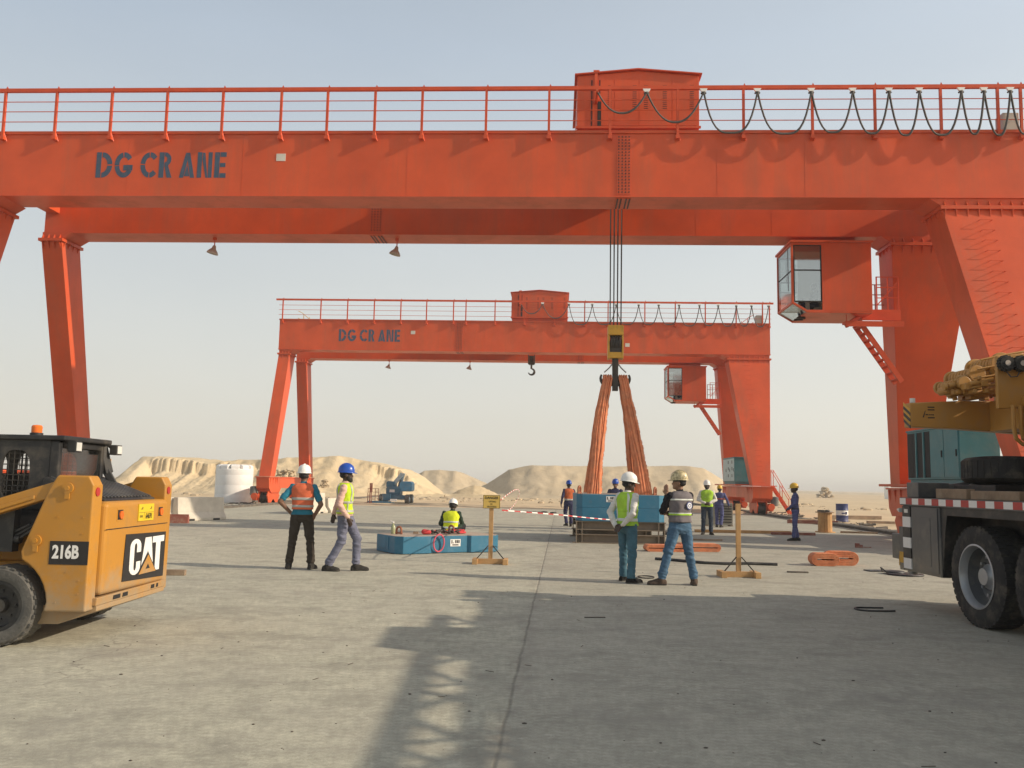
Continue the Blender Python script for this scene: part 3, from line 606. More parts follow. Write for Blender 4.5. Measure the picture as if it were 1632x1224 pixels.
    hg = MB()
    for u in (25.9, 27.5): hg.bar((u, GV + .5, cz1 + .07), (u, GV + .5, ZB - .036), .12, .12)
    hg.box(25.6, 27.7, GV + .3, GV + .7, ZB - .17, ZB - .037); hg.build('cab_hanger', O, root)
    dr = MB(); dr.box(cu1 + .001, cu1 + .03, cv0 + .35, cv0 + 1.1, cz0 - .2, cz1 - .25); dr.mi = 1; dr.box(cu1 + .03, cu1 + .05, cv0 + .95, cv0 + 1.0, 8.3, 8.5); dr.build('cab_door', [M['orange_dk'], M['black']], cabo)
    # landing and stair between the cab and the rear leg
    dU, dV, dZ = .30, .78, .13
    pf = MB(); pf.box(27.5, 28.75, 3.25, 4.4, 7.28, 7.36); pf.box(27.5, 28.75, 3.25, 3.29, 7.0, 7.28); pf.box(27.5, 27.54, 3.29, 4.4, 7.0, 7.28); pf.box(26.85, 28.7, 2.9, 3.22, 6.82, 6.9); pf.box(26.85, 28.7, 2.86, 2.9, 6.72, 6.9)
    pf.bar((26.9, 3.0, 6.75), (27.5, 3.3, 7.2), .1, .12)
    pfo = pf.build('access_landing', M['orange_dk'], root)
    for vv in (3.27, 4.38):
        rl = MB()
        for z in (7.75, 8.1, 8.45): rl.tube([(28.0, vv, z), (28.7, vv, z)], .017, 6)
        for u in (28.0, 28.35, 28.7): rl.bar((u, vv, 7.3), (u, vv, 8.46), .035, .035)
        if vv < 4: rl.bar((28.0, 3.27, 7.5), (28.7, 3.27, 8.3), .03, .03)
        rl.build('landing_rail', M['orange_dk'], pfo)
    rl = MB(); rl.tube([(26.88, 2.88, 6.9), (26.88, 2.88, 7.4), (27.4, 2.88, 7.4)], .016, 6); rl.build('landing_rail', M['orange_dk'], pfo)
    sr = MB(); A, B = Vector((27.35, 2.98, 6.86)), Vector((28.62, 2.98, 4.95))
    for dv in (0, .55): sr.bar(A + Vector((0, dv, 0)), B + Vector((0, dv, 0)), .05, .16, (1, 0, .6))
    for k in range(9):
        p = A.lerp(B, (k + .5) / 9); sr.box(p.x - .1, p.x + .1, p.y + .02, p.y + .53, p.z - .015, p.z + .015)
    sro = sr.build('stair', M['orange_dk'], root)
    for o_ in [pfo, sro] + list(pfo.children): o_.data.transform(Matrix.Translation((dU, dV, dZ)))
    # electrical cabinet between the right legs, on a platform over the end beam
    pl = MB(); pl.box(CL - 2.45, CL - .6, -1.0, 6.0, 1.74, 1.82); pl.build('cabinet_platform', O, root)
    ec = MB(); ec.box(CL - 2.20, CL - 1.1, .45, 4.1, 1.96, 3.46); ec.box(CL - 2.15, CL - 1.15, .5, 4.05, 1.82, 1.959); eco = ec.build('electric_cabinet', M['teal'], root, bev=.01)
    cp = MB(); cp.box(CL - 2.23, CL - 1.05, .4, 4.12, 3.461, 3.51); cp.build('cabinet_roof', M['teal'], eco)
    xf = CL - 2.201
    for k, (v0, v1) in enumerate(((.5, 1.66), (1.7, 2.86), (2.9, 4.06)) if far else ((.5, 1.4), (1.44, 2.34))):
        d = MB(); d.box(xf - .024, xf, v0, v1, 2.02, 3.41); d.mi = 1; d.box(xf - .05, xf - .025, v0 + .08, v0 + .12, 2.6, 2.8)
        if far and k != 2:
            for zz in (2.25, 2.7, 3.1): d.box(xf - .033, xf - .0245, v0 + .5, v0 + .66, zz, zz + .2)
        d.build('cabinet_door', [M['teal_pale'] if far else M['teal'], M['dark']], eco)
    if not far:
        d = MB(); d.box(xf - .012, xf, 2.4, 4.05, 2.02, 3.41); d.build('cabinet_shade_sheet', M['dark'], eco)  # dark sheet painted for the shaded inside of the open cabinet
        for v in (2.75, 3.3): d = MB(); d.box(xf - .05, xf - .013, v, v + .07, 2.02, 3.41); d.build('cabinet_post', M['teal'], eco)
    # boarding ladder outside the right end beam
    ld = MB(); xo = CL - .6
    for dv in (-.9, -.35): ld.bar((xo + 1.5, dv, .08), (xo + .45, dv, 1.72), .05, .12, (1, 0, .6))
    for k in range(6):
        p = Vector((xo + 1.5, 0, .15)).lerp(Vector((xo + .45, 0, 1.72)), (k + .5) / 6); ld.box(p.x - .1, p.x + .1, -.88, -.37, p.z - .015, p.z + .015)
    ld.box(CL - .6, CL - .1, -1.6, .3, 1.71, 1.76)
    for dv in (-.9, -.35):
        ld.tube([(xo + 1.5, dv, .9), (xo + .45, dv, 2.7), (xo + .0, dv, 2.7)], .022, 6)
        for q in (0, .5, 1): p = Vector((xo + 1.5, dv, .1)).lerp(Vector((xo + .45, dv, 1.75)), q); ld.bar(p, p + Vector((0, 0, .9)), .035, .035)
    ld.build('boarding_ladder', M['orange_dk'], root)
    # hoist ropes and hook block
    for k in range(8 if hook_big else 4):
        i, j = k % 4, k // 4; u = hook_u - .165 + i * .11; w = MB(); w.tube([(u + (.012 if j else 0), hook_v - .12 + .24 * j, hook_top), (u * .5 + hook_u * .5 - .0, hook_v - .3 + .6 * j, 12.0)] if False else [(u, hook_v - .12 + .24 * j, hook_top), (hook_u + (u - hook_u) * 1.05, hook_v - .2 + .4 * j, 12.0)], .012, 6)
        w.build('hoist_rope', M['rope'], root)
    h = hook_top; q = MB()
    if hook_big:
        for s_ in (-1, 1):
            q.box(hook_u + s_ * .21 - .025, hook_u + s_ * .21 + .025, hook_v - .22, hook_v + .22, h - 1.02, h - .3)
        q.box(hook_u - .235, hook_u + .235, hook_v - .24, hook_v + .24, h - .3, h + .0); q.box(hook_u - .2, hook_u + .2, hook_v - .2, hook_v + .2, h - 1.0, h - .82)
    else:
        for s_ in (-1, 1): q.box(hook_u + s_ * .2 - .03, hook_u + s_ * .2 + .03, hook_v - .2, hook_v + .2, h - .65, h)
        q.box(hook_u - .18, hook_u + .18, hook_v - .18, hook_v + .18, h - .68, h - .55)
    qo = q.build('hook_block', M['crane_yellow'] if hook_big else M['iron'], root, bev=.015)
    sv = MB()
    for i in range(4): u = hook_u - .12 + i * .08; sv.cyl((u - .03, hook_v, h - .52), (u + .03, hook_v, h - .52), .24 if hook_big else .2, n=24)
    sv.box(hook_u - .17, hook_u + .17, hook_v - .16, hook_v + .16, h - .82, h - .45) if hook_big else sv.box(hook_u - .15, hook_u + .15, hook_v - .12, hook_v + .12, h - .5, h - .1)
    sv.build('sheaves', M['iron'], qo, True)
    hk = MB()
    if hook_big:
        hk.cyl((hook_u, hook_v, h - .95), (hook_u, hook_v, h - 1.55), .10, .09)
        for s_ in (-1, 1):
            P = []; rr = []
            for a in range(0, 13):
                an = R(-88 + 17.5 * a); P.append((hook_u + s_ * (.235 + .205 * math.sin(an)), hook_v, h - 1.60 - .205 * math.cos(an))); rr.append(.095 - .0055 * a)
            hk.tube(P, .08, 12, rr=rr)
            hk.mi = 1; hk.tube([(hook_u + s_ * .06, hook_v, h - 1.12), (hook_u + s_ * .18, hook_v, h - 1.28), (hook_u + s_ * .33, hook_v, h - 1.42)], .022, 6); hk.mi = 0
        hk.box(hook_u - .085, hook_u + .085, hook_v - .09, hook_v + .09, h - 1.98, h - 1.5)
    else:
        hk.cyl((hook_u, hook_v, h - .66), (hook_u, hook_v, h - .98), .07, .06)
        P = []; rr = []
        for a in range(17): an = R(-95 - 15.5 * a + 90 + 90); P.append((hook_u + .2 * math.cos(an) * 1.0, hook_v, h - 1.16 + .2 * math.sin(an))); rr.append(.085 - abs(a - 7) * .006)
        hk.tube(P, .08, 12, rr=rr)
    hk.build('hook', [M['iron'], M['steel']], qo, True)
    return root
POST_N = [.2, 1.0, 2.61, 4.33, 6.04, 7.75, 9.53, 10.93, 12.36, 13.77, 15.67, 17.52, 19.3, 21.26, 23.15, 25.11, 26.88, 28.73, 30.32, 30.96]
POST_F = [.2, 2.7, 4.45, 6.19, 7.92, 9.59, 11.33, 12.13, 14.0, 15.89, 17.81, 19.72, 21.2, 23.52, 25.43, 27.31, 29.23, 30.87, 31.3]
NEAR_O, NEAR_YAW = (-16.56, 25.43, 0), 3.1
FAR_O, FAR_YAW = (-15.15, 55.5, 0), 3.2
def crane_pt(o, yaw, u, v, z=0): a = R(yaw); return Vector((o[0] + u * math.cos(a) + v * math.sin(a), o[1] - u * math.sin(a) + v * math.cos(a), z))
HOOK_U, HOOK_V, HOOK_TOP = 19.62, 1.75, 6.42
near = gantry('nearer red orange gantry crane spanning the yard with slings hanging from its hook', NEAR_O, NEAR_YAW, POST_N, 20.17, HOOK_U, HOOK_V, HOOK_TOP, 19.72, 11.63,
       [18.93, 20.35, 21.99, 23.53, 25.06, 26.23, 27.25, 28.1, 29.27, 29.9, 30.63, 31.3], (5.87, 12.28), ((9.56, 11.1, .14),), True)
farc = gantry('smaller looking red orange gantry crane in the background with a bare black hook', FAR_O, FAR_YAW, POST_F, 16.83, 16.31, 2.3, 10.1, 11.75, 19.6,
       [15.65, 17.03, 18.72, 20.19, 21.7, 23.12, 24.38, 25.66, 26.93, 28.1, 29.23, 30.17, 31.22], (6.38, 12.0), ((8.74, 11.09, .14), (22.44, 10.43, .14)), False)
# ---------------------------------------------------------------- people
def cloth(name, c, rough=.9, var=.14, dirt=None): return mat(name, c, rough, var=var, scale=9, dirt=dirt, dirt_amt=.35, dirt_scale=7, bump=.15, bscale=90, spec=.2)
SKIN = {'brown': mat('brown_skin', (.17, .085, .05), .55, var=.08), 'dark': mat('dark_skin', (.055, .03, .02), .5, var=.08), 'tan': mat('tan_skin', (.28, .15, .09), .55, var=.08)}
M['hair'] = mat('black_hair', (.012, .010, .009), .7, bump=.4, bscale=200)
M['silver'] = mat('reflective_tape', (.42, .42, .38), .5, var=.06)
M['silver_lt'] = mat('pale_reflective_tape', (.62, .64, .58), .45, var=.06)
def person(label, loc, head_deg, H, skin, shirt, trouser, shoe, pose=None, vest=None, hat=None, beard=False, sleeve='long', name='person', belt=None, coverall=False, group=None):
    p = {'hipL': (-.095, 0, .93), 'hipR': (.095, 0, .93), 'kneeL': (-.12, .02, .50), 'kneeR': (.12, .02, .50), 'ankL': (-.13, -.02, .085), 'ankR': (.13, -.02, .085), 'toeL': (-.25, 1), 'toeR': (.25, 1),
         'lean': (0, 0), 'elL': (-.27, -.03, 1.14), 'elR': (.27, -.03, 1.14), 'wrL': (-.27, .06, .90), 'wrR': (.27, .06, .90), 'hdL': (0, .1, -1), 'hdR': (0, .1, -1), 'paL': (1, 0, 0), 'paR': (-1, 0, 0),
         'curlL': .5, 'curlR': .5, 'hyaw': 0, 'hpitch': 0, 'dz': 0, 'hem': .92, 'hem2': 1.03, 'boot': 1}
    p.update(pose or {})
    lx, ly = p['lean']
    sk, sh, tr, so = 0, 1, 2, 3
    segs = []; mb = MB(); DZ = p['dz']
    def T(z, x=0, y=0): k = (z - .93) / .5; return Vector((x + lx * k, y + ly * k, z - abs(ly) * .28 * k * abs(k) * (1 if k > 0 else 0)))
    def ring(z, rx, ry, cy=0, n=20, off=0):
        c = T(z, 0, cy); out = []
        for j in range(n):
            a = 2 * math.pi * j / n; ca, sa = math.cos(a), math.sin(a); e = .8
            out.append(c + Vector(((rx + off) * math.copysign(abs(ca) ** e, ca), (ry + off) * math.copysign(abs(sa) ** e, sa), 0)))
        return out
    mb.loft([ring(*q) for q in ((.80, .10, .07), (.86, .165, .112), (.95, .172, .124), (1.04, .163, .114, .005), (1.14, .155, .108, .01), (1.25, .172, .118, .01), (1.34, .185, .118, .0), (1.41, .175, .1, -.01), (1.455, .12, .075, -.012), (1.485, .062, .055, -.005))])
    segs += [(T(p['hem2']), T(1.40), .14, sh), (T(.80), T(p['hem2'] - .04), .14, tr)]
    def limb(a, b, r0, r1, m_): mb.capsule(a, b, r0, r1, 14); segs.append((Vector(a), Vector(b), (r0 + r1) / 2, m_))
    limb(T(1.45), T(1.55, 0, .012), .056, .052, sk)
    # head, in its own frame round the neck pivot
    piv = T(1.54, 0, .0); HM = Matrix.Rotation(R(-p['hyaw']), 3, 'Z') @ Matrix.Rotation(R(p['hpitch']), 3, 'X')
    def Hd(x, y, z): return piv + HM @ Vector((x * 1.06, y * 1.06, (z - 1.54) * 1.05 - .028))
    def hell(x, y, z, rx, ry, rz, b=mb): b.ell(Hd(x, y, z), (rx * 1.06, ry * 1.06, rz * 1.05), 16, 10, HM)
    hell(0, .015, 1.655, .074, .093, .098); hell(0, .04, 1.595, .058, .066, .072); hell(0, .085, 1.562, .03, .028, .026)
    hell(0, .108, 1.622, .015, .022, .022); hell(0, .1, 1.588, .026, .014, .012); hell(0, .088, 1.662, .05, .022, .012)
    for s in (-1, 1): hell(s * .077, .005, 1.63, .012, .024, .034)
    segs.append((Hd(0, .02, 1.58), Hd(0, .02, 1.7), .09, sk))
    # arms and hands
    for S, s in (('L', -1), ('R', 1)):
        shd = T(1.405, s * .185, -.005); el = Vector(p['el' + S]); wr = Vector(p['wr' + S])
        mb.ell(shd, (.066, .066, .066)); fat = .012 if sleeve == 'long' else .006
        if sleeve == 'long': limb(shd, el, .060 + fat * .3, .050 + fat * .5, sh); limb(el, wr, .048 + fat * .5, .036 + fat * .4, sh)
        else:
            md = shd.lerp(el, .74); limb(shd, md, .060, .056, sh); limb(md, el, .046, .043, sk); limb(el, wr, .043, .03, sk)
        hd = Vector(p['hd' + S]).normalized(); pa = Vector(p['pa' + S]); pa = (pa - hd * pa.dot(hd)).normalized(); ac = hd.cross(pa).normalized(); cu = p['curl' + S]
        limb(wr, wr + hd * .04, .028, .03, sk)
        MM = Matrix((ac, hd, pa)).transposed(); mb.ell(wr + hd * .075, (.042, .055, .019), 12, 8, MM); segs.append((wr + hd * .03, wr + hd * .16, .04, sk))
        for k, (q, ln) in enumerate(((-.031, .068), (-.011, .078), (.010, .074), (.030, .058))):
            b0 = wr + hd * (.112 - abs(q) * .25) + ac * q; c1 = cu * (.7 + .1 * k); d1 = (hd * math.cos(c1) + pa * math.sin(c1)).normalized(); d2 = (hd * math.cos(c1 * 2.1) + pa * math.sin(c1 * 2.1)).normalized()
            b1 = b0 + d1 * ln * .55; mb.capsule(b0, b1, .0105, .010, 8); mb.capsule(b1, b1 + d2 * ln * .5, .010, .0085, 8)
        tside = -1 if ac.dot(Vector((0, 1, 0)) if abs(hd.z) > .5 else Vector((0, 0, 1))) < 0 else 1
        b0 = wr + hd * .045 + ac * (tside * .032); d1 = (hd * .75 + ac * (tside * .55) + pa * .35).normalized(); b1 = b0 + d1 * .042; mb.capsule(b0, b1, .0135, .012, 8); mb.capsule(b1, b1 + (hd * .9 + pa * .5).normalized() * .035, .012, .0095, 8)
    # legs and shoes
    for S, s in (('L', -1), ('R', 1)):
        hp, kn, an = Vector(p['hip' + S]), Vector(p['knee' + S]), Vector(p['ank' + S])
        limb(hp, kn, .104, .076, tr); limb(kn, an + (kn - an).normalized() * (.06 if p['boot'] else .03), .074, .064, tr)
        mb.capsule(kn.lerp(an, .60), kn.lerp(an, .84 if p['boot'] else .92), .068, .074, 14)
        t = Vector((p['toe' + S][0], p['toe' + S][1], 0)).normalized(); base = Vector((an.x, an.y, an.z - .085))
        limb(an + (kn - an).normalized() * (.07 if p['boot'] else .0), an - Vector((0, 0, .03)), .056, .058, so)
        rg_ = []
        w = Vector((t.y, -t.x, 0))
        for d, hw, hh in ((-.09, .030, .06), (-.075, .043, .09), (0, .049, .12), (.07, .052, .105), (.13, .056, .08), (.18, .053, .068), (.208, .038, .055), (.222, .014, .035)):
            c = base + t * d; rg_.append([c + w * (hw * math.cos(a) if math.sin(a) >= 0 else hw * 1.03 * math.copysign(min(1, abs(math.cos(a)) * 1.5), math.cos(a))) + Vector((0, 0, max(0.001, hh * math.sin(a) if math.sin(a) > 0 else 0.001) + (0.0 if math.sin(a) <= 0 else .0))) for a in [2 * math.pi * j / 14 for j in range(14)]])
        mb.loft(rg_); segs.append((base + t * -.06 + Vector((0, 0, .03)), base + t * .18 + Vector((0, 0, .025)), .05, so))
    # one continuous surface: voxel union, a little smoothing, cloth folds
    me0 = mb.mesh('body_cage'); o = bpy.data.objects.new('body_cage', me0); col.objects.link(o)
    rm = o.modifiers.new('union', 'REMESH'); rm.mode = 'VOXEL'; rm.voxel_size = .0085
    sm = o.modifiers.new('relax', 'SMOOTH'); sm.factor = .5; sm.iterations = 2
    dg = bpy.context.evaluated_depsgraph_get(); dg.update()
    me = bpy.data.meshes.new_from_object(o.evaluated_get(dg)); bpy.data.objects.remove(o); bpy.data.meshes.remove(me0)
    me.name = name
    n = len(me.vertices); V = np.empty(n * 3); me.vertices.foreach_get('co', V); V = V.reshape(-1, 3); NN = np.empty(n * 3); me.vertices.foreach_get('normal', NN); NN = NN.reshape(-1, 3)
    best = np.full(n, 1e9); idx = np.zeros(n, int); sid = np.zeros(n, int)
    for k_, (a, b, r, m_) in enumerate(segs):
        a, b = np.array(a), np.array(b); d = b - a; t = np.clip(((V - a) @ d) / max(1e-9, d @ d), 0, 1); dist = np.linalg.norm(V - (a + t[:, None] * d), axis=1) - r
        k = dist < best; best[k] = dist[k]; idx[k] = m_; sid[k] = k_ if m_ in (1, 2) and (k_ < 2 or m_ == 2) else -1
    trunk = (sid >= 0) & (np.abs(V[:, 1] - ly * (V[:, 2] - .93) / .5) < .16) & (V[:, 2] > .72)
    idx[trunk] = np.where(V[trunk, 2] > p['hem2'], 1, 2)
    sd = rnd.random() * 50; zs_ = float(V[:, 2].min())
    for i in range(n):
        if idx[i] in (1, 2):
            x, y, z = V[i]
            if idx[i] == 2: amp = .005 + .007 * (math.exp(-((z - .5) / .09) ** 2) + 1.1 * math.exp(-((z - .17) / .07) ** 2) + .5 * math.exp(-((z - .86) / .06) ** 2))
            else: amp = .0085
            q = z + .35 * x + .2 * y
            w_ = nz(x * 5 + sd, y * 5, q * 19) + .45 * nz(x * 11, y * 11 + sd, q * 38); V[i] += NN[i] * amp * w_ * 1.5
    me.vertices.foreach_set('co', V.reshape(-1))
    for m_ in (SKIN[skin], shirt, trouser, shoe, M['rubber']): me.materials.append(m_)
    pi = [int(idx[f.vertices[0]]) for f in me.polygons]; pi = [4 if q == 3 and f.center.z < zs_ + .022 else q for q, f in zip(pi, me.polygons)]; me.polygons.foreach_set('material_index', pi); me.polygons.foreach_set('use_smooth', [True] * len(pi)); me.update()
    root = bpy.data.objects.new(name, me); col.objects.link(root); k = H / 1.75
    tag(root, label, 'person', group)
    # eyes, brows
    ey = MB()
    for s in (-1, 1): hell(s * .031, .092, 1.645, .015, .012, .008, ey)
    ey.build('eyes', mat('eye', (.02, .015, .012), .3), root, True)
    hr = MB()
    hell(0, -.005, 1.675, .079, .094, .088, hr); hell(0, -.022, 1.632, .073, .072, .052, hr)
    hr.build('hair', M['hair'], root, True)
    if beard:
        bd = MB(); hell(0, .055, 1.572, .060, .062, .046, bd); hell(0, .085, 1.552, .038, .034, .034, bd)
        for s in (-1, 1): hell(s * .062, .04, 1.605, .014, .03, .04, bd)
        bd.build('beard', M['hair'], root, True)
    if hat:
        h = MB(); prof = [(1.0, 0), (1.005, .02), (.97, .055), (.87, .092), (.68, .118), (.42, .134), (.16, .139)]; rings = []
        for f_, z in prof: rings.append([Hd(.106 * f_ * math.cos(2 * math.pi * j / 24), .012 + .132 * f_ * math.sin(2 * math.pi * j / 24), 1.685 + z) for j in range(24)])
        h.loft(rings, True, True)
        br = []
        for f_, z, e in ((.99, .012, 0), (1.10, .0, .035), (1.10, -.008, .035), (.99, -.004, 0)):
            br.append([Hd(.106 * f_ * math.cos(2 * math.pi * j / 24), .012 + (.132 * f_ + e * max(0, math.sin(2 * math.pi * j / 24)) ** 2) * math.sin(2 * math.pi * j / 24), 1.685 + z - .012 * max(0, math.sin(2 * math.pi * j / 24))) for j in range(24)])
        h.loft(br, False, False)
        h.tube([Hd(0, .012 + .128 * math.sin(a), 1.685 + .142 * math.cos(a)) for a in [R(-70 + 14 * i) for i in range(11)]], .013, 6)
        h.build('hard_hat', hat, root, True, ang=50)
        hb = MB(); hb.loft([[Hd(.088 * math.cos(2 * math.pi * j / 16), .008 + .104 * math.sin(2 * math.pi * j / 16), z) for j in range(16)] for z in (1.655, 1.688)], True, True); hb.build('hat_band', M['ink'], root, True)
    if vest:
        n_ = 40; hem = p['hem']
        prof = [(hem, .182, .134), (hem + .06, .180, .131), (1.05, .176, .127), (1.15, .177, .127), (1.25, .188, .133), (1.33, .206, .140), (1.39, .207, .134), (1.43, .184, .120), (1.46, .135, .098), (1.48, .09, .078)]
        def vr(z):
            for (a, *u), (b, *v) in zip(prof, prof[1:]):
                if z <= b: q = max(0, (z - a) / (b - a)); return [x + (y - x) * q for x, y in zip(u, v)]
            return prof[-1][1:]
        def vp(th, z, off=0.0):
            rx, ry = vr(z); rx += off; ry += off; ca, sa = math.cos(th), math.sin(th); e = .8
            wv = .014 * nz(ca * 2.2 + sd, sa * 2.2, z * 6) + .010 * nz(ca * 4, sa * 4 + sd, (z + .25 * ca) * 15); fl = .012 * max(0, (1.05 - z)) / .13
            return T(z) + Vector(((rx + wv + fl) * math.copysign(abs(ca) ** e, ca), (ry + wv + fl) * math.copysign(abs(sa) ** e, sa), .004 * nz(ca * 3, sa * 3 + sd, 1) if z < hem + .01 else 0))
        zs = sorted(set([round(hem + (1.48 - hem) * i / 26, 4) for i in range(27)] + [q[0] for q in prof]))
        vb = MB(); vb.loft([[vp(2 * math.pi * j / n_, z) for j in range(n_)] for z in zs], False, False)
        vo = vb.build('vest', vest['m'], root, True, ang=80); sl = vo.modifiers.new('cloth_thickness', 'SOLIDIFY'); sl.thickness = .006; sl.offset = 0
        for (z0, z1, mm) in vest.get('bands', ()):
            sb = MB(); sb.loft([[vp(2 * math.pi * j / n_, z, .0055) for j in range(n_)] for z in frange(z0, z1, 4)], False, False); b_ = sb.build('reflective_stripe', mm, vo, True, ang=80); q = b_.modifiers.new('t', 'SOLIDIFY'); q.thickness = .003; q.offset = 0
        for (th0, th1, z0, z1, mm) in vest.get('straps', ()):
            sb = MB(); sb.loft([[vp(R(th0 + (th1 - th0) * j / 4), z, .0065) for j in range(5)] for z in frange(z0, z1, 16)], closed=False); b_ = sb.build('reflective_stripe', mm, vo, True, ang=80); q = b_.modifiers.new('t', 'SOLIDIFY'); q.thickness = .003; q.offset = 0
        if vest.get('badge'):
            th, zc = vest['badge']
            for rr, off, mm, nm in ((.062, .012, vest['bm'][0], 'badge_ring'), (.048, .0145, vest['bm'][1], 'badge'), (.024, .017, vest['bm'][0], 'badge_mark')):
                d = MB(); c0 = vp(R(th), zc, off); tx = (vp(R(th + 6), zc, off) - vp(R(th - 6), zc, off)).normalized(); tz = Vector((0, 0, 1)); nn = tx.cross(tz).normalized()
                if nn.dot(c0 - T(zc)) < 0: nn = -nn
                c0 = c0 + nn * .004
                if nm == 'badge_mark':
                    pts_ = [c0 + tx * (rr * math.cos(a)) + tz * (rr * math.sin(a)) for a in [R(24 * i) for i in range(15)]]; d.tube(pts_, .005, 5, closed=True)
                else: d.cyl(c0, c0 + nn * .003, rr, rr * .98, 24)
                d.build(nm, mm, vo, True)
    if belt:
        bl = MB(); bl.loft([ring(z, .172, .124, 0, 24) for z in (.985, 1.02)], False, False); b_ = bl.build('belt', belt, root, True); q = b_.modifiers.new('t', 'SOLIDIFY'); q.thickness = .006
    root.scale = (k, k, k); root.location = loc; root.rotation_euler = (0, 0, R(head_deg))
    return root
HAT_W = mat('white_hard_hat', (.78, .77, .73), .3, var=.03, dirt=(.4, .36, .3), dirt_amt=.25, dirt_scale=20)
HAT_B = mat('blue_hard_hat', (.012, .07, .38), .28, var=.05)
HAT_Y = mat('yellow_hard_hat', (.62, .38, .03), .3, var=.05)
HAT_G = mat('gold_patterned_hard_hat', (.62, .52, .30), .35, scale=26, c2=(.16, .12, .05), var=.25)
LIME = cloth('lime_vest_fabric', (.52, .70, .03), dirt=(.42, .5, .08)); LIME2 = cloth('yellow_lime_vest_fabric', (.66, .72, .03)); GREENV = cloth('green_vest_fabric', (.38, .62, .06), dirt=(.4, .5, .15))
ORV = cloth('faded_orange_vest_fabric', (.66, .15, .07), dirt=(.55, .2, .12)); GREYV = cloth('grey_vest_fabric', (.17, .15, .155)); HARN = cloth('orange_harness_webbing', (.5, .13, .05))
TEAL = cloth('teal_tshirt', (.025, .17, .25)); PINK = cloth('pale_pink_shirt', (.62, .40, .32)); WHITEC = cloth('white_shirt', (.66, .63, .58)); BLACKC = cloth('black_shirt', (.014, .013, .018)); GREENC = cloth('dark_green_shirt', (.03, .05, .035))
BROWN = cloth('dark_brown_trousers', (.045, .036, .028)); JEAN = cloth('blue_jeans', (.075, .14, .22), c2=None) if False else cloth('blue_jeans', (.07, .135, .215), var=.35); JEAN_G = cloth('grey_blue_jeans', (.15, .155, .21), var=.3); JEAN_D = cloth('dark_jeans', (.045, .06, .085), var=.25); TEALJ = cloth('teal_blue_jeans', (.06, .135, .18), var=.2)
NAVY = cloth('navy_coverall', (.035, .036, .085)); PURP = cloth('blue_coverall', (.085, .095, .21)); DKT = cloth('black_trousers', (.02, .02, .022))
BOOT = cloth('dark_work_boot', (.035, .032, .028)); BOOTB = cloth('brown_work_boot', (.085, .06, .045)); SHOEB = cloth('black_shoe', (.014, .013, .013))
BADGE = (mat('badge_blue', (.05, .07, .22), .5), mat('badge_white', (.72, .72, .72), .5))

person('man with hands on hips in faded orange vest, teal shirt and white hard hat', (-3.72, 15.75, 0), 4, 1.80, 'brown', TEAL, BROWN, BOOT,
       dict(kneeL=(-.15, .03, .50), kneeR=(.15, .03, .50), ankL=(-.19, -.02, .085), ankR=(.19, 0, .085), elL=(-.37, -.12, 1.16), wrL=(-.215, .0, .98), hdL=(.35, .55, -.5), paL=(1, 0, 0), elR=(.33, -.10, 1.12), wrR=(.21, .0, .92), hdR=(-.25, .35, -.8), paR=(-1, 0, 0), hem=1.03, hem2=.94, hyaw=8),
       vest={'m': ORV, 'bands': ((1.19, 1.235, M['silver']), (1.065, 1.105, M['silver']))}, hat=HAT_W, sleeve='short')
person('bearded man in blue hard hat and lime vest over pink shirt, stepping to the right', (-2.93, 15.6, 0), -84, 1.83, 'dark', PINK, JEAN_G, BOOT,
       dict(hipL=(-.085, .02, .93), hipR=(.085, -.01, .93), kneeL=(-.07, .22, .53), ankL=(-.05, .22, .085), kneeR=(.07, -.03, .50), ankR=(.06, -.25, .085), toeL=(-.1, 1), toeR=(.2, 1), elR=(.26, -.08, 1.12), wrR=(.23, .07, .91), hdR=(-.1, .35, -.9), elL=(-.24, -.14, 1.14), wrL=(-.2, -.2, .95), hdL=(.2, -.1, -1), lean=(0, -.01), hem=.96, hem2=.93, hyaw=-8),
       vest={'m': LIME, 'bands': ((1.13, 1.17, M['silver']), (.985, 1.025, M['silver'])), 'straps': ((48, 66, 1.17, 1.46, M['silver']), (114, 132, 1.17, 1.46, M['silver']), (228, 246, 1.17, 1.46, M['silver']), (294, 312, 1.17, 1.46, M['silver']), (18, 26, 1.02, 1.13, M['silver']))}, hat=HAT_B, beard=True)
person('man in bright yellow vest and white hard hat squatting behind the low blue weight', (-1.48, 21.95, 0), -12, 1.76, 'dark', GREENC, DKT, BOOT,
       dict(dz=0, hipL=(-.12, -.05, .93), hipR=(.12, -.05, .93), kneeL=(-.24, .36, 1.05), kneeR=(.24, .36, 1.05), ankL=(-.2, .16, .645), ankR=(.2, .16, .645), lean=(.0, .16), elL=(-.29, .15, 1.10), wrL=(-.2, .4, 1.02), hdL=(.3, 1, -.2), elR=(.24, .26, 1.10), wrR=(.12, .45, 1.02), hdR=(-.3, 1, -.2), hem=.93, hpitch=-20),
       vest={'m': LIME2, 'bands': ((1.0, 1.045, M['silver_lt']), (1.15, 1.19, M['silver_lt']))}, hat=HAT_W).location.z = -.56
person('man in navy coverall, blue hard hat and orange harness walking past the stacked weights', (2.25, 33.3, 0), 12, 1.70, 'dark', NAVY, NAVY, BOOT,
       dict(kneeL=(-.11, .10, .52), ankL=(-.12, -.16, .12), kneeR=(.11, .05, .50), ankR=(.12, .1, .085), elL=(-.28, -.1, 1.15), wrL=(-.31, -.02, .90), hem=1.02),
       vest={'m': HARN, 'bands': ((1.02, 1.08, M['silver']),)}, hat=HAT_B)
person('man in blue hard hat half hidden behind the stacked blue weights', (3.55, 29.4, 0), 170, 1.76, 'brown', NAVY, NAVY, BOOT, {}, hat=HAT_B)
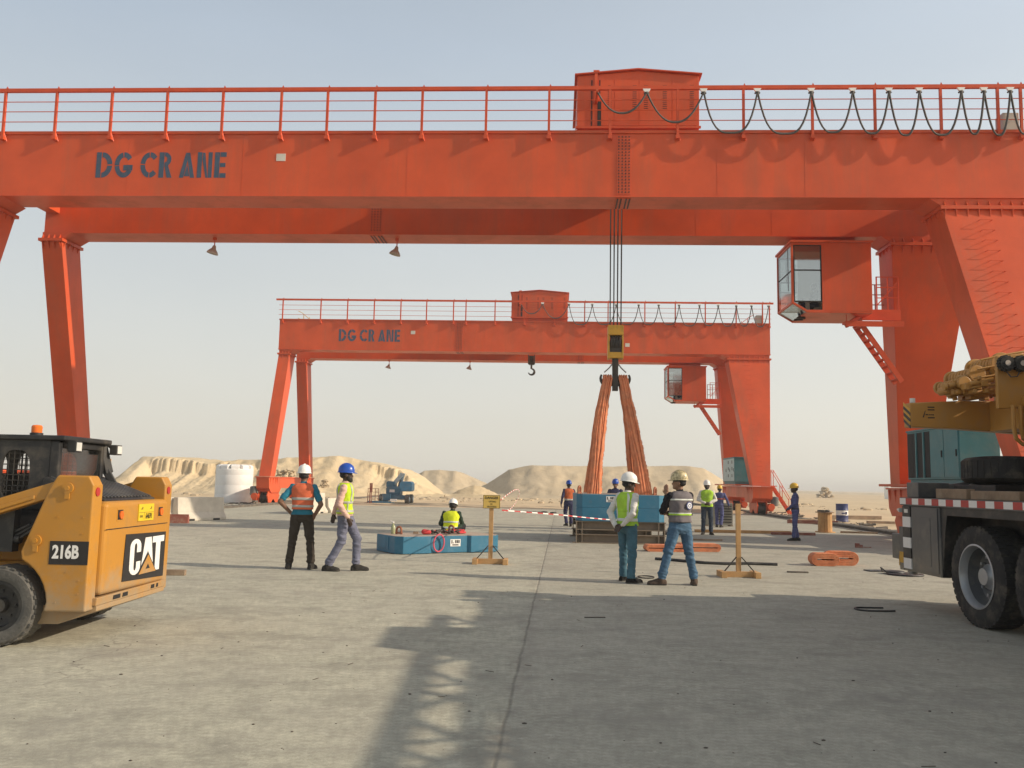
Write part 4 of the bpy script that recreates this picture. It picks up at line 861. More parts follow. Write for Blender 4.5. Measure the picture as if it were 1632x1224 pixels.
person('man in white hard hat and lime vest over white shirt, hands behind his back', (1.98, 14.72, 0), -52, 1.76, 'dark', WHITEC, TEALJ, SHOEB,
       dict(boot=0, kneeL=(-.14, .06, .50), ankL=(-.17, .08, .085), kneeR=(.14, -.02, .50), ankR=(.16, -.07, .085), elR=(.27, -.14, 1.14), wrR=(.10, -.20, .95), hdR=(-.8, -.1, -.6), paR=(0, -1, 0), elL=(-.27, -.14, 1.14), wrL=(-.06, -.21, .92), hdL=(.8, -.15, -.5), paL=(0, -1, 0), hem=.93, hyaw=30, hpitch=-6),
       vest={'m': GREENV, 'bands': ((1.0, 1.05, M['silver_lt']), (1.16, 1.20, GREENV)), 'straps': ((225, 240, 1.05, 1.46, M['silver_lt']), (300, 315, 1.05, 1.46, M['silver_lt']))}, hat=HAT_W)
person('man in grey badge vest, jeans and gold patterned hard hat, one hand raised', (2.81, 14.42, 0), 24, 1.80, 'tan', BLACKC, JEAN, BOOTB,
       dict(kneeL=(-.20, .05, .50), ankL=(-.30, .09, .085), kneeR=(.17, .0, .50), ankR=(.22, -.07, .085), toeL=(-.9, .5), toeR=(.35, .6), elL=(-.20, .20, 1.16), wrL=(-.03, .33, 1.40), hdL=(-.05, .1, 1), paL=(.7, .7, 0), curlL=.25, elR=(.24, .10, 1.14), wrR=(-.05, .26, 1.12), hdR=(-1, .1, .1), paR=(0, -1, 0), hem=.99, hyaw=-42),
       vest={'m': GREYV, 'bands': ((1.10, 1.125, GREENV), (1.125, 1.14, M['silver_lt']), (1.335, 1.36, M['silver_lt'])), 'badge': (287, 1.255), 'bm': BADGE}, hat=HAT_G)
person('man facing the camera in green vest, white sleeves and scarf, hands folded', (6.70, 29.7, 0), 172, 1.78, 'dark', WHITEC, JEAN_D, BOOT,
       dict(elL=(-.29, .0, 1.15), wrL=(-.08, .17, 1.05), hdL=(.9, .2, -.3), elR=(.29, 0, 1.15), wrR=(.08, .18, 1.04), hdR=(-.9, .2, -.3), paL=(0, -1, 0), paR=(0, -1, 0)), vest={'m': GREENV, 'bands': ((1.02, 1.05, M['silver_lt']),)}, hat=HAT_W, beard=True)
person('man in blue coverall and yellow hard hat seen from behind near the crane leg', (8.45, 35.3, 0), -20, 1.66, 'dark', PURP, PURP, BOOT,
       dict(elL=(-.32, -.05, 1.16), wrL=(-.36, .02, .93), elR=(.34, -.03, 1.16), wrR=(.40, .05, .94), kneeL=(-.10, .05, .5), ankR=(.08, -.1, .085), ankL=(-.1, .1, .085), lean=(.02, .05)), vest={'m': PURP, 'bands': ((1.18, 1.22, HARN),)}, hat=HAT_Y)
person('man in blue coverall and yellow hard hat standing alone facing left', (8.88, 27.2, 0), 72, 1.72, 'dark', PURP, PURP, BOOT,
       dict(elL=(-.28, .02, 1.15), wrL=(-.12, .20, 1.0), hdL=(.7, .6, -.3), elR=(.28, .02, 1.15), wrR=(.10, .21, .98), hdR=(-.7, .6, -.3), paL=(0, -1, 0), paR=(0, -1, 0), ankL=(-.1, .05, .085), ankR=(.1, -.06, .085), hpitch=-4), hat=HAT_Y, belt=M['ink'])
sit = dict(hipL=(-.1, 0, .93), hipR=(.1, 0, .93), kneeL=(-.14, .42, .95), kneeR=(.14, .42, .95), ankL=(-.14, .46, .55), ankR=(.14, .46, .55), elL=(-.28, .1, 1.18), elR=(.28, .1, 1.18), wrL=(-.22, .32, 1.12), wrR=(.22, .32, 1.12), hdL=(0, 1, -.1), hdR=(0, 1, -.1), hpitch=-15)
for (o_, yw, lb, h_) in ((NEAR_O, NEAR_YAW, 'driver sitting in the glazed cab of the nearer crane', None), (FAR_O, FAR_YAW, 'driver sitting in the glazed cab of the background crane', None)):
    q = crane_pt(o_, yw, 26.38, 4.3, 7.60 - .88); person(lb, q, 90 - yw, 1.72, 'dark', NAVY, NAVY, BOOT, sit, hat=h_)
# ---------------------------------------------------------------- skid steer loader (front points left, rear door to the right)
def skid():
    Y_ = M['catyellow']; K = M['black']
    r = thing('skid_steer_loader', 'yellow skid steer loader with black cage cab and hinged rear engine door', 'loader', (-5.2, 9.15, 0))
    # local frame: x to the rear (+1.35 is the rear door), y across (+-), z up
    b = MB()
    b.prism([(-1.5, .24), (.62, .24), (1.10, .30), (1.28, .36), (1.28, .62), (1.24, .75), (-1.5, .75)], 'y', -.52, .52)
    b.box(-1.5, .72, -.50, .50, .751, 1.02)
    body = b.build('body', Y_, r, bev=.015)
    sk_ = MB(); sk_.prism([(.55, .20), (.98, .20), (1.335, .325), (1.335, .372), (.55, .372)], 'y', -.80, .80); sk_.build('belly_plate', Y_, body, bev=.006)
    # loader towers both sides
    for s, nm in ((-1, 'near'), (1, 'far')):
        t = MB(); y0, y1 = (-.95, -.76) if s < 0 else (.76, .95)
        arc = [(.93 - .62 - .0 + 0.0, 0)]
        wx, wz, wr = -.0, .39, .50
        pts = [(.93, .37), (.93 + .37, .41), (1.30, 1.52), (1.26, 1.585), (.86, 1.585), (.80, 1.50), (.56, .74)]
        archp = [(wx + wr * math.cos(R(a)), wz + wr * math.sin(R(a))) for a in (44, 34, 24, 14, 4, -6)]
        wx = .47; wr = .46; archp = [(wx + wr * math.cos(R(a)), wz + wr * math.sin(R(a))) for a in (64, 54, 44, 34, 24, 14, 4)]
        pts = [(.91, .335), (1.30, .335), (1.30, 1.50), (1.25, 1.59), (.95, 1.59), (.88, 1.47), (.66, .88)] + archp
        t.prism(pts, 'y', y0, y1)
        to = t.build('loader_tower', Y_, body, bev=.018, seg=3)
        yo = y0 - .02 if s < 0 else y1
        for (x, z) in ((1.06, 1.47), (.80, .98)):
            p = MB(); p.cyl((x, yo, z), (x, yo + .02, z), .052, n=18); p.cyl((x, yo - .015, z), (x, yo + .03, z), .022, n=10); p.box(x - .022, x + .022, yo + .002, yo + .016, z - .1, z - .04); p.build('pivot_boss', Y_, to, True)
        am = MB(); am.prism([(.93, 1.535), (.86, 1.37), (-1.8, .49), (-1.85, .64)], 'y', y0 + .03, y1 - .03); am.prism([(.74, 1.40), (.74, 1.362), (-1.6, .59), (-1.6, .625)], 'y', y0 + .012, y0 + .029); am.build('lift_arm', Y_, body, bev=.01)
        fp = MB(); fp.box(-1.7, .38, y0 + .12 if s < 0 else y0, y1 if s < 0 else y1 - .12, .78, .84); fp.prism([(-1.7, .70), (-.4, .72), (-.3, .80), (-1.7, .80)], 'y', y0 + .04, y1 - .04); fp.build('fender', Y_, body, bev=.008)
        rf = MB(); rf.cyl((1.30, (y0 + y1) / 2 - .02, 1.44), (1.309, (y0 + y1) / 2 - .02, 1.44), .042, n=20); rf.build('reflector', M['red'], to, True)
        cy = MB(); cy.cyl((.55, y1 if s < 0 else y0, .98), (-.9, y1 if s < 0 else y0, .90), .045, n=12); cy.cyl((-.2, y1 + .03 if s < 0 else y0 - .03, 1.16), (-1.5, y1 + .03 if s < 0 else y0 - .03, 1.02), .03, n=10); cy.box(-1.5, .5, (y0 + .14) if s < 0 else (y0 + .01), (y1 + .06) if s < 0 else (y0 + .05), .86, 1.3); cy.build('lift_cylinder', K, body)
    bt = MB()
    for (x, z) in ((1.22, .50), (1.22, .62), (1.02, .42), (1.22, 1.05), (1.22, 1.2), (.98, 1.2), (1.1, .70)): bt.cyl((x, -.951, z), (x, -.955, z), .008, n=8)
    bt.build('bolt', Y_, body)
    hs_ = MB()
    for k in range(3): hs_.tube([(.62 + .05 * k, -.74, 1.12), (.45, -.78, 1.02 - .05 * k), (.1, -.76, 1.0 - .04 * k), (-.5, -.74, .98 - .06 * k)], .018, 7)
    hs_.build('hydraulic_hose', K, body, True)
    # rear engine door, vents, bumper
    d = MB(); yw = .755
    ring = [(-yw + .0, 1.30), (-yw + .02, 1.335), (-yw + .12, 1.352), (yw - .12, 1.352), (yw - .02, 1.335), (yw, 1.30)]
    d.prism([(-yw, .46), (yw, .44)] + [(yw, 1.30), (yw - .03, 1.345), (-yw + .03, 1.345), (-yw, 1.30)], 'x', .98, 1.345)
    dr = d.build('rear_door', Y_, body, bev=.05, seg=4)
    ln = MB(); ln.box(1.3455, 1.350, -yw + .01, yw - .01, 1.075, 1.083); ln.build('door_crease', M['dark'], dr)
    for y in (-.44, .55):
        l = MB(); l.box(1.32, 1.3475, y - .09, y + .17, 1.15, 1.275); l.mi = 1; l.box(1.348, 1.352, y - .075, y + .03, 1.165, 1.26); l.mi = 0
        lo = l.build('lamp_recess', [Y_, M['dark']], dr); q = MB(); q.cyl((1.352, y - .015, 1.21), (1.364, y - .015, 1.21), .04, n=18); q.build('rear_lamp', M['orangelens'], lo, True)
    pl = MB(); pl.box(1.3462, 1.356, -.05, .33, 1.13, 1.305); po = pl.build('number_plate', M['yellowplate'], dr)
    MX = lambda x, y, z: Matrix.Translation((x, y, z)) @ Matrix(((0, 0, 1, 0), (1, 0, 0, 0), (0, 1, 0, 0), (0, 0, 0, 1)))
    text_obj('plate_number', '64691', .085, M['ink'], po, MX(1.357, .205, 1.175), .8, .0)
    mk = MB(); mk.box(1.3563, 1.3575, -.04, .32, 1.216, 1.219); mk.box(1.3563, 1.3575, .085, .088, 1.14, 1.216)
    for y, w in ((.0, .05), (.03, .02), (.23, .035), (.255, .02)): mk.box(1.3563, 1.3575, y, y + w, 1.25 + .01 * (w < .03), 1.258 + .016 * (w < .03))
    for y in (-.02, .0, .02, .04): mk.box(1.3563, 1.3575, y, y + .010, 1.165, 1.19)
    mk.build('plate_marks', M['ink'], po)
    # badge panel on the door
    cp = MB(); cp.prism([(-.33, .545), (.70, .50), (.715, .985), (-.30, 1.01)], 'x', 1.3462, 1.352); co = cp.build('logo_panel', M['ink'], dr)
    def flat(polys, x0, x1, oy, oz, w, h, nm, mm):
        f = MB()
        for pp in polys: f.prism([(oy + a * w, oz + c * h) for a, c in pp], 'x', x0, x1)
        return f.build(nm, mm, co)
    Cl = arc_band(.145, .78, (.145, .22), (.035, .1), 0, 180, 10) + rect(0, .11, .22, .78) + arc_band(.145, .22, (.145, .22), (.035, .1), 180, 360, 10) + rect(.18, .29, .62, .78) + rect(.18, .29, .22, .36)
    Al = [[(.30, .0), (.42, .0), (.485, .66), (.485, 1.0), (.40, 1.0)], [(.485, .66), (.55, 0), (.67, 0), (.57, 1.0), (.485, 1.0)]]
    Tl = rect(.61, .95, .82, 1.0) + rect(.715, .845, 0, .82)
    flat(Cl + Al + Tl, 1.3522, 1.355, -.19, .585, .90, .365, 'logo_letters', M['white'])
    tri = [[(.26, -.02), (.50, .50), (.74, -.02)]]
    flat([[(.20, -.05), (.485, .60), (.77, -.05)]], 1.3553, 1.3563, -.19, .585, .90, .365, 'logo_outline', M['ink'])
    flat(tri, 1.3565, 1.3585, -.19, .585, .90, .365, 'logo_triangle', Y_)
    flat([[(.44, .10), (.50, .24), (.56, .10)]], 1.3587, 1.3595, -.19, .585, .90, .365, 'logo_notch', M['ink'])
    bp = MB(); bp.prism([(1.20, .373), (1.337, .373), (1.345, .45), (1.20, .445)], 'y', -.82, .82); bo = bp.build('rear_bumper', Y_, body, bev=.008)
    for y0, y1 in ((-.48, -.33), (-.27, -.16), (.42, .50), (.56, .60)):
        s_ = MB(); s_.box(1.335, 1.347, y0, y1, .393, .432); s_.build('bumper_slot', M['dark'], bo)
    hd = MB(); hd.prism([(.62, 1.56), (.66, 1.57), (1.25, 1.36), (1.25, 1.34), (.62, 1.34)], 'y', -.60, .60); ho = hd.build('engine_hood', K, body, bev=.01)
    gr = MB()
    for k in range(15): y = -.54 + k * .077; gr.bar((.68, y, 1.574), (1.22, y, 1.382), .03, .012, (0, 0, 1))
    gr.build('hood_grille', M['truckgrey'], ho)
    # cab
    c = MB(); cx0, cx1, y0, y1, z0, z1 = -.75, .74, -.55, .42, 1.0, 1.93
    c.box(cx0 - .15, cx1 + .06, y0 - .03, y1 + .03, z1, z1 + .05)
    for x, w in ((cx0, .09), (cx1 - .09, .09)):
        for y in (y0, y1 - .07): c.box(x, x + w, y, y + .07, z0, z1 - .001)
    c.box(cx0 + .09, cx1 - .09, y1 - .05, y1 - .02, z0, z0 + .25); c.box(cx0 + .09, cx1 - .09, y0 + .02, y0 + .05, z0, z0 + .25)
    c.box(cx1 - .07, cx1, y0 + .07, y1 - .07, z0, z0 + .40); c.box(cx1 - .06, cx1, y0 + .07, y1 - .07, z1 - .07, z1 - .001)
    co_ = c.build('cab_frame', K, r, bev=.012)
    # side plates with two rounded openings and wire mesh
    for yy in (y0 + .005, y1 - .03):
        sp = MB(); n = 24
        def hole(cx, cz, rx, rz): return [(cx + rx * math.copysign(abs(math.cos(2 * math.pi * i / n)) ** .65, math.cos(2 * math.pi * i / n)), cz + rz * math.copysign(abs(math.sin(2 * math.pi * i / n)) ** .65, math.sin(2 * math.pi * i / n))) for i in range(n)]
        for (xa, xb, cx, rx) in ((-.66, -.24, -.45, .15), (-.24, .14, -.05, .15), (.14, .50, .32, .14), (.50, .65, None, 0)):
            if cx is None: sp.box(xa, xb, yy, yy + .022, z0 + .25, z1); continue
            zz0, zz1 = z0 + .25, z1; h_ = hole(cx, 1.58, rx, .25)
            sq = []
            for i in range(n):
                a = 2 * math.pi * i / n; ca, sa = math.cos(a), math.sin(a); k = 1 / max(abs(ca), abs(sa)); xm, zm = (xa + xb) / 2, (zz0 + zz1) / 2
                sq.append((xm + ca * k * (xb - xa) / 2, zm + sa * k * (zz1 - zz0) / 2))
            V = [(x, yy, z) for x, z in h_] + [(x, yy, z) for x, z in sq] + [(x, yy + .022, z) for x, z in h_] + [(x, yy + .022, z) for x, z in sq]; F = []
            for i in range(n):
                j = (i + 1) % n; F += [(i, j, n + j, n + i), (2 * n + j, 2 * n + i, 3 * n + i, 3 * n + j), (j, i, 2 * n + i, 2 * n + j), (n + i, n + j, 3 * n + j, 3 * n + i)]
            sp.add(V, F)
        so_ = sp.build('side_panel', K, co_)
        ms = MB()
        for k in range(21): x = -.64 + k * .055; ms.bar((x, yy + .011, 1.30), (x, yy + .011, 1.86), .006, .006)
        for k in range(11): ms.bar((-.66, yy + .011, 1.32 + k * .053), (.5, yy + .011, 1.32 + k * .053), .006, .006)
        ms.build('wire_mesh', K, so_)
    sg = MB(); sg.box(.1, .2, y0 + .03, y1 - .05, 1.0, 1.6); sg.box(-.35, .1, y0 + .1, y1 - .12, 1.05, 1.18); sg.build('driver_seat', K, co_, bev=.03)
    rw = MB(); rw.box(cx1 - .035, cx1 - .025, y0 + .075, y1 - .075, z0 + .41, z1 - .075); rw.build('rear_window', M['glass_dk'], co_)
    wm = MB()
    for k in range(9): y = y0 + .14 + k * .085; wm.bar((.30, y, 1.42), (.30, y, 1.86), .008, .008)
    for k in range(6): wm.bar((.30, y0 + .1, 1.45 + k * .075), (.30, y1 - .1, 1.45 + k * .075), .008, .008)
    wm.build('rear_mesh', K, co_)
    bc = MB(); bc.lathe([(.062, 1.98), (.062, 2.005), (.05, 2.01)], 18, (.42, -.40, 0)); bc.mi = 1; bc.lathe([(.05, 2.01), (.052, 2.07), (.04, 2.085), (.0, 2.09)], 18, (.42, -.40, 0)); bc.build('beacon', [K, M['orangelens']], co_, True)
    for y in (y0 + .12, y1 + .06):
        w = MB(); w.box(cx1 + .05, cx1 + .13, y - .065, y + .065, 1.82, 1.93); w.bar((cx1 + .04, y, 1.90), (cx1 - .03, y - .02, 1.95), .03, .03); w.mi = 1; w.box(cx1 + .1305, cx1 + .138, y - .052, y + .052, 1.832, 1.918); w.build('work_lamp', [K, M['clearlens']], co_, bev=.008)
    eb = MB(); eb.bar((cx1 - .03, y1 - .02, 1.95), (cx1 + .03, y1 + .06, 1.62), .05, .09); eb.bar((cx1 + .0, y1 + .04, 1.66), (cx1 + .16, y1 + .1, 1.36), .05, .08); eb.build('cab_strut', K, co_, bev=.01)
    # side number decal
    dc = MB(); dc.box(.93, 1.292, -.9535, -.9505, .765, .98); do = dc.build('number_decal', M['ink'], r)
    text_obj('decal_number', '216B', .165, M['white'], do, Matrix.Translation((1.08, -.9545, .875)) @ Matrix.Rotation(R(90), 4, 'X'), .72, .006, .0015)
    # wheels
    for x in (.47, -.62):
        for s in (-1, 1):
            wy = s * .80; w = MB(); R0 = .365
            w.ringlathe([(.235, -.13), (.27, -.145), (.335, -.14), (R0, -.11), (R0, .11), (.335, .14), (.27, .145), (.235, .13)], 40, (0, 0, 0), 'y')
            for k in range(26):
                a = 2 * math.pi * k / 26; ca, sa = math.cos(a), math.sin(a); P = lambda rr, y, da: (rr * math.cos(a + da), y, rr * math.sin(a + da))
                for (ya, yb, sh) in ((-.135, .0, 0), (.0, .135, .12)):
                    w.hexa([P(R0 - .01, ya, -.05 + sh), P(R0 - .01, yb, -.05 + sh - .06), P(R0 - .01, yb, .05 + sh - .06), P(R0 - .01, ya, .05 + sh), P(R0 + .003, ya, -.045 + sh), P(R0 + .003, yb, -.045 + sh - .06), P(R0 + .003, yb, .045 + sh - .06), P(R0 + .003, ya, .045 + sh)])
            for k in range(20):
                a = 2 * math.pi * k / 20; w.cyl((.30 * math.cos(a), s * .139, .30 * math.sin(a)), (.30 * math.cos(a), s * .1455, .30 * math.sin(a)), .010, n=6)
            o = thing('wheel', None, None); o.parent = body; o.location = (x, wy, .373); del_ = w.build('tyre', M['rubber_dusty'], o, True)
            m2 = MB(); m2.lathe([(.238, -.11), (.238, .12), (.20, .12), (.19, .05), (.07, .04), (.06, .1), (.0, .1)] if s > 0 else [(.238, .11), (.238, -.12), (.20, -.12), (.19, -.05), (.07, -.04), (.06, -.1), (.0, -.1)], 28, (0, 0, 0), 'y')
            for k in range(8): a = 2 * math.pi * k / 8; m2.cyl((.13 * math.cos(a), s * .045, .13 * math.sin(a)), (.13 * math.cos(a), s * .06, .13 * math.sin(a)), .014, n=6)
            m2.build('rim', K, o, True)
    return r
skid()
# ---------------------------------------------------------------- truck crane at the right edge (rear towards the yard, front running out of the picture)
def truck():
    G = M['truckgrey']; TY = M['truckyellow']; K = M['black']
    r = thing('truck_crane', 'truck mounted mobile crane with dark grey chassis, red white strip and yellow upperworks', 'mobile crane', (5.55, 12.36, 0), R(1.0))
    # local: x across to the right (0 = left flank), y forward along the truck is negative (towards the camera), rear at y = 0
    c = MB(); c.box(0, 2.75, -1.02, -.0, .50, 1.40); c.box(.5, 2.25, -13.0, -1.02, 1.08, 1.40); c.box(.9, 1.85, -13.0, .35, .62, 1.08)
    ch = c.build('chassis', G, r, bev=.012)
    dk = MB(); dk.box(-.02, 2.77, -13.0, .02, 1.402, 1.51); dk.build('deck_edge', G, ch)
    st = MB()
    n = 46
    for k in range(n):
        st.mi = k % 2; y = .018 - k * .18 * 1.0; w = .18 if not k % 2 else .18
        st.box(-.027, -.021, y - w, y, 1.418, 1.50)
    st.build('reflective_strip', [M['tapewhite'], M['red']], ch)
    pn = MB(); pn.box(-.012, -.001, -.98, -.28, .54, 1.38); pn.box(-.016, -.0125, -.8, -.5, .62, 1.25); pn.build('side_locker', G, ch, bev=.004)
    ms = MB()
    for k in range(6): ms.mi = k % 2; ms.box(-.018, -.0005, -.25, -.03, .535 + (5 - k) * .142, .535 + (6 - k) * .142 - .0)
    ms.build('striped_marker', [K, M['tapewhite']], ch)
    ll = MB(); ll.prism([(.05, 1.30), (.05, 1.36), (.12, 1.34)], 'x', -.03, .03); ll.box(-.025, -.019, -.2, -.1, 1.30, 1.35); ll.build('side_lamp', M['clearlens'], ch)
    tl = MB(); tl.box(.15, .5, .001, .05, .95, 1.1); tl.box(2.25, 2.6, .001, .05, .95, 1.1); tl.build('tail_lamp', M['red'], ch)
    rp = MB(); rp.box(.0, .3, .002, .12, .5, 1.1); rp.mi = 1
    rp.hexa([(-.01, .121, .55), (.29, .121, .75), (.29, .121, .9), (-.01, .121, .70), (-.01, .127, .55), (.29, .127, .75), (.29, .127, .9), (-.01, .127, .70)]); rp.box(-.008, -.001, .0, .11, .6, .75); rp.build('rear_bumper', [G, M['crane_yellow']], ch)
    # wheels: two rear axles in view, two more forward of the frame
    def wheel(x, y, s):
        o = thing('wheel', None, None); o.parent = ch; o.location = (x, y, .60)
        t = MB(); t.ringlathe([(.36, -.17), (.44, -.19), (.54, -.18), (.578, -.165), (.590, -.14), (.590, .14), (.578, .165), (.54, .18), (.44, .19), (.36, .17)], 48, (0, 0, 0), 'x')
        for k in range(44):
            a = 2 * math.pi * k / 44
            for (xa, xb, sh) in ((-.165, -.06, 0), (-.055, .05, .5), (.055, .165, 0)):
                a0 = a + sh * 2 * math.pi / 44; P = lambda rr, x_, da: (x_, rr * math.cos(a0 + da), rr * math.sin(a0 + da))
                t.hexa([P(.575, xa, -.055), P(.575, xb, -.055), P(.575, xb, .055), P(.575, xa, .055), P(.600, xa, -.05), P(.600, xb, -.05), P(.600, xb, .05), P(.600, xa, .05)])
        t.build('tyre', M['rubber'], o, True)
        e = -s
        rm = MB(); rm.lathe([(.365, e * .165), (.385, e * .185), (.365, e * .19), (.345, e * .15), (.335, e * .10)], 40, (0, 0, 0), 'x', cap=False); rm.mi = 1; rm.lathe([(.335, e * .10), (.33, e * .04), (.31, -e * .03), (.20, -e * .06), (.0, -e * .06)], 40, (0, 0, 0), 'x', cap=False); rm.mi = 0
        rm.lathe([(.16, -e * .06), (.15, e * .03), (.115, e * .05), (.10, e * .10), (.0, e * .105)], 24, (0, 0, 0), 'x', cap=False)
        for k in range(10): a = 2 * math.pi * k / 10; rm.cyl((-e * .03, .235 * math.cos(a), .235 * math.sin(a)), (e * .01, .235 * math.cos(a), .235 * math.sin(a)), .02, n=6)
        rm.build('rim', [M['rimsilver'], M['dish']], o, True, ang=50)
    for y in (-1.80, -3.15, -7.9, -9.3):
        for x, s in ((.20, 1), (2.55, -1)): wheel(x, y, s)
    fd = MB(); fd.prism([(-1.021, .5), (-1.021, 1.40), (-1.20, 1.40), (-1.12, 1.1)], 'x', .02, .6); fd.box(.62, 2.1, -4.2, -1.03, .9, 1.07); fd.box(.0, .49, -4.6, -1.21, 1.30, 1.40); fd.box(.44, .49, -4.6, -1.21, .7, 1.295); fd.build('wheel_arch', K, ch)
    # folded outrigger foot, spare wheel, timber pads
    og = MB(); og.box(.12, .6, .13, .62, .62, .98); ogo = og.build('outrigger_beam', G, ch, bev=.01); oj = MB(); oj.cyl((.36, .5, .40), (.36, .5, .618), .07, n=16); oj.build('outrigger_jack', M['steel'], ogo, True)
    sp = MB(); sp.ringlathe([(.30, -.15), (.42, -.17), (.52, -.155), (.56, -.12), (.56, .12), (.52, .155), (.42, .17), (.30, .15)], 44, (0, 0, 0), 'z')
    for k in range(40): a = 2 * math.pi * k / 40; sp.hexa([(.55 * math.cos(a + d), .55 * math.sin(a + d), z) for z in (-.10, .10) for d in (-.04, .04)][:0] or [(.55 * math.cos(a - .05), .55 * math.sin(a - .05), -.11), (0.565 * math.cos(a - .045), 0.565 * math.sin(a - .045), -.11), (0.565 * math.cos(a + .045), 0.565 * math.sin(a + .045), -.11), (.55 * math.cos(a + .05), .55 * math.sin(a + .05), -.11), (.55 * math.cos(a - .05), .55 * math.sin(a - .05), .11), (0.565 * math.cos(a - .045), 0.565 * math.sin(a - .045), .11), (0.565 * math.cos(a + .045), 0.565 * math.sin(a + .045), .11), (.55 * math.cos(a + .05), .55 * math.sin(a + .05), .11)])
    so = sp.build('spare_tyre', M['rubber'], ch, True); so.location = (.98, -.95, 1.88); so.rotation_euler = (R(-2), R(2), 0)
    sb = MB(); sb.box(.5, 1.5, -1.45, -.45, 1.512, 1.70); sb.build('spare_carrier', K, ch, bev=.01)
    tb = MB(); tb.box(.10, .22, -1.5, -.75, 1.512, 1.64); tb.box(.1, .24, -2.6, -1.6, 1.512, 1.62); tb.build('timber_packing', M['wood_old'], ch, bev=.008)
    lk = MB(); lk.box(.06, .5, -.35, -.02, 1.512, 1.72); lk.bar((.2, -.2, 1.6), (1.1, -.5, 1.78), .06, .08); lk.build('deck_locker', G, ch, bev=.01)
    wl_ = MB(); wl_.bar((.5, -.4, 1.55), (1.0, -.6, 1.80), .03, .1); wl_.build('pale_strut', M['tapewhite'], ch)
    # upperworks, slewed: a yellow tail beam, winches and valve block, the boom runs forward
    up = MB(); up.cyl((1.4, -4.1, 1.512), (1.4, -4.1, 1.8), .75, n=32); up.box(.55, 2.3, -5.8, -2.2, 1.8, 2.42)
    uo = up.build('slew_platform', TY, r, bev=.02)
    tb = MB(); tb.prism([(-.30, 2.44), (-.30, 2.76), (.35, 2.80), (1.9, 2.83), (2.9, 2.83), (2.9, 2.38), (1.2, 2.38), (.3, 2.43)], 'y', -.95, -.76); to = tb.build('counterweight_beam', TY, uo, bev=.012)
    tb2 = MB(); tb2.box(.75, 2.2, -2.3, -.951, 2.40, 2.80); tb2.build('tail_frame', TY, uo, bev=.012)
    wh = MB(); wh.box(1.3, 2.6, -3.6, -1.05, 1.512, 2.37); wh.build('tail_shade_block', TY, uo, bev=.02)  # unseen block added below the tail to shut out a wedge of sunlight
    en = MB(); en.mi = 0
    for k in range(6):
        en.mi = k % 2; z0 = 2.45 + k * .042; en.hexa([(-.308, -.95, z0 - .03), (-.301, -.95, z0 - .03), (-.301, -.77, z0 + .07), (-.308, -.77, z0 + .07), (-.308, -.95, z0 + .02), (-.301, -.95, z0 + .02), (-.301, -.77, z0 + .12), (-.308, -.77, z0 + .12)])
    en.build('striped_end', [K, M['crane_yellow']], to)
    fm = MB()
    for k, (x0, x1, z) in enumerate(((.10, .19, 2.70), (.10, .19, 2.665), (.07, .10, 2.60), (.11, .125, 2.60), (.135, .15, 2.60), (.16, .18, 2.60), (.10, .19, 2.56))): fm.box(x0 - .17, x1 - .17, -.9545, -.9505, z, z + .014)
    fm.prism([(-.14, 2.57), (-.105, 2.66), (-.098, 2.66), (-.125, 2.57)], 'y', -.9545, -.9505); fm.build('maker_marks', M['ink'], to)
    lm = MB(); lm.cyl((-.22, -.85, 2.77), (-.22, -.85, 2.83), .035, n=14); lm.build('end_lamp', M['clearlens'], to, True)
    # winch and hydraulic block behind the plate
    wn_ = MB()
    w = random.Random(5)
    def top(x): return 3.0 + .56 * (x - .05) / 1.1
    for k in range(95):
        x = .22 + w.random() * 1.05; y = -1.45 + w.random() * .8; z = 2.85 + w.random() * (top(x) - 2.93); s_ = .02 + w.random() * .05; q = .5 + w.random()
        wn_.box(x - s_ * q, x + s_ * q, y - s_, y + s_, z - s_ * .8, z + s_ * .8)
    for k in range(42):
        x = .15 + w.random() * 1.0; y = -1.48 + w.random() * .8; z = 2.88 + w.random() * (top(x) - 3.0); rd = .015 + .035 * w.random()
        if k % 3: wn_.cyl((x, y, z), (x + .12 + .2 * w.random(), y + .04 * w.random(), z + .05 + .06 * w.random()), rd, n=10)
        else: wn_.cyl((x, y - .1, z), (x, y + .16, z), rd * 1.4, n=12)
    for (x0, z0, x1, z1, rd) in ((.08, 2.96, 1.0, 3.22, .035), (.16, 3.02, 1.1, 3.40, .03), (.3, 2.88, 1.2, 2.95, .04), (.2, 3.08, 1.05, 3.13, .025)): wn_.cyl((x0, -1.2, z0), (x1, -1.15, z1), rd, n=14)
    for (x, z, rd) in ((.42, 3.12, .09), (.75, 3.26, .12), (.25, 3.0, .07)):
        for k in range(9): wn_.cyl((x, -1.3 + k * .075, z), (x, -1.245 + k * .075, z), rd if k % 8 else rd * 1.22, n=20)
    wn_.cyl((.06, -1.2, 2.955), (.02, -1.2, 2.945), .05, n=12)
    wn_.bar((.28, -1.0, 2.8), (.22, -1.0, 3.02), .05, .05)
    wn_.build('winch_assembly', TY, uo, bev=.008)
    ps = MB()
    for k in range(4):
        z = 2.92 + k * .12; ps.tube([(.25 + k * .05, -1.42, z), (.7, -1.44, z + .07), (1.15, -1.4, z + .10 + k * .02)], .015, 6)
    ps.build('hydraulic_pipes', TY, uo, True)
    pl = MB(); pl.prism([(.46, 2.64), (1.9, 2.70), (1.9, 3.46), (.47, 3.30)], 'y', -1.66, -1.60); plo = pl.build('winch_plate', TY, uo, bev=.008)
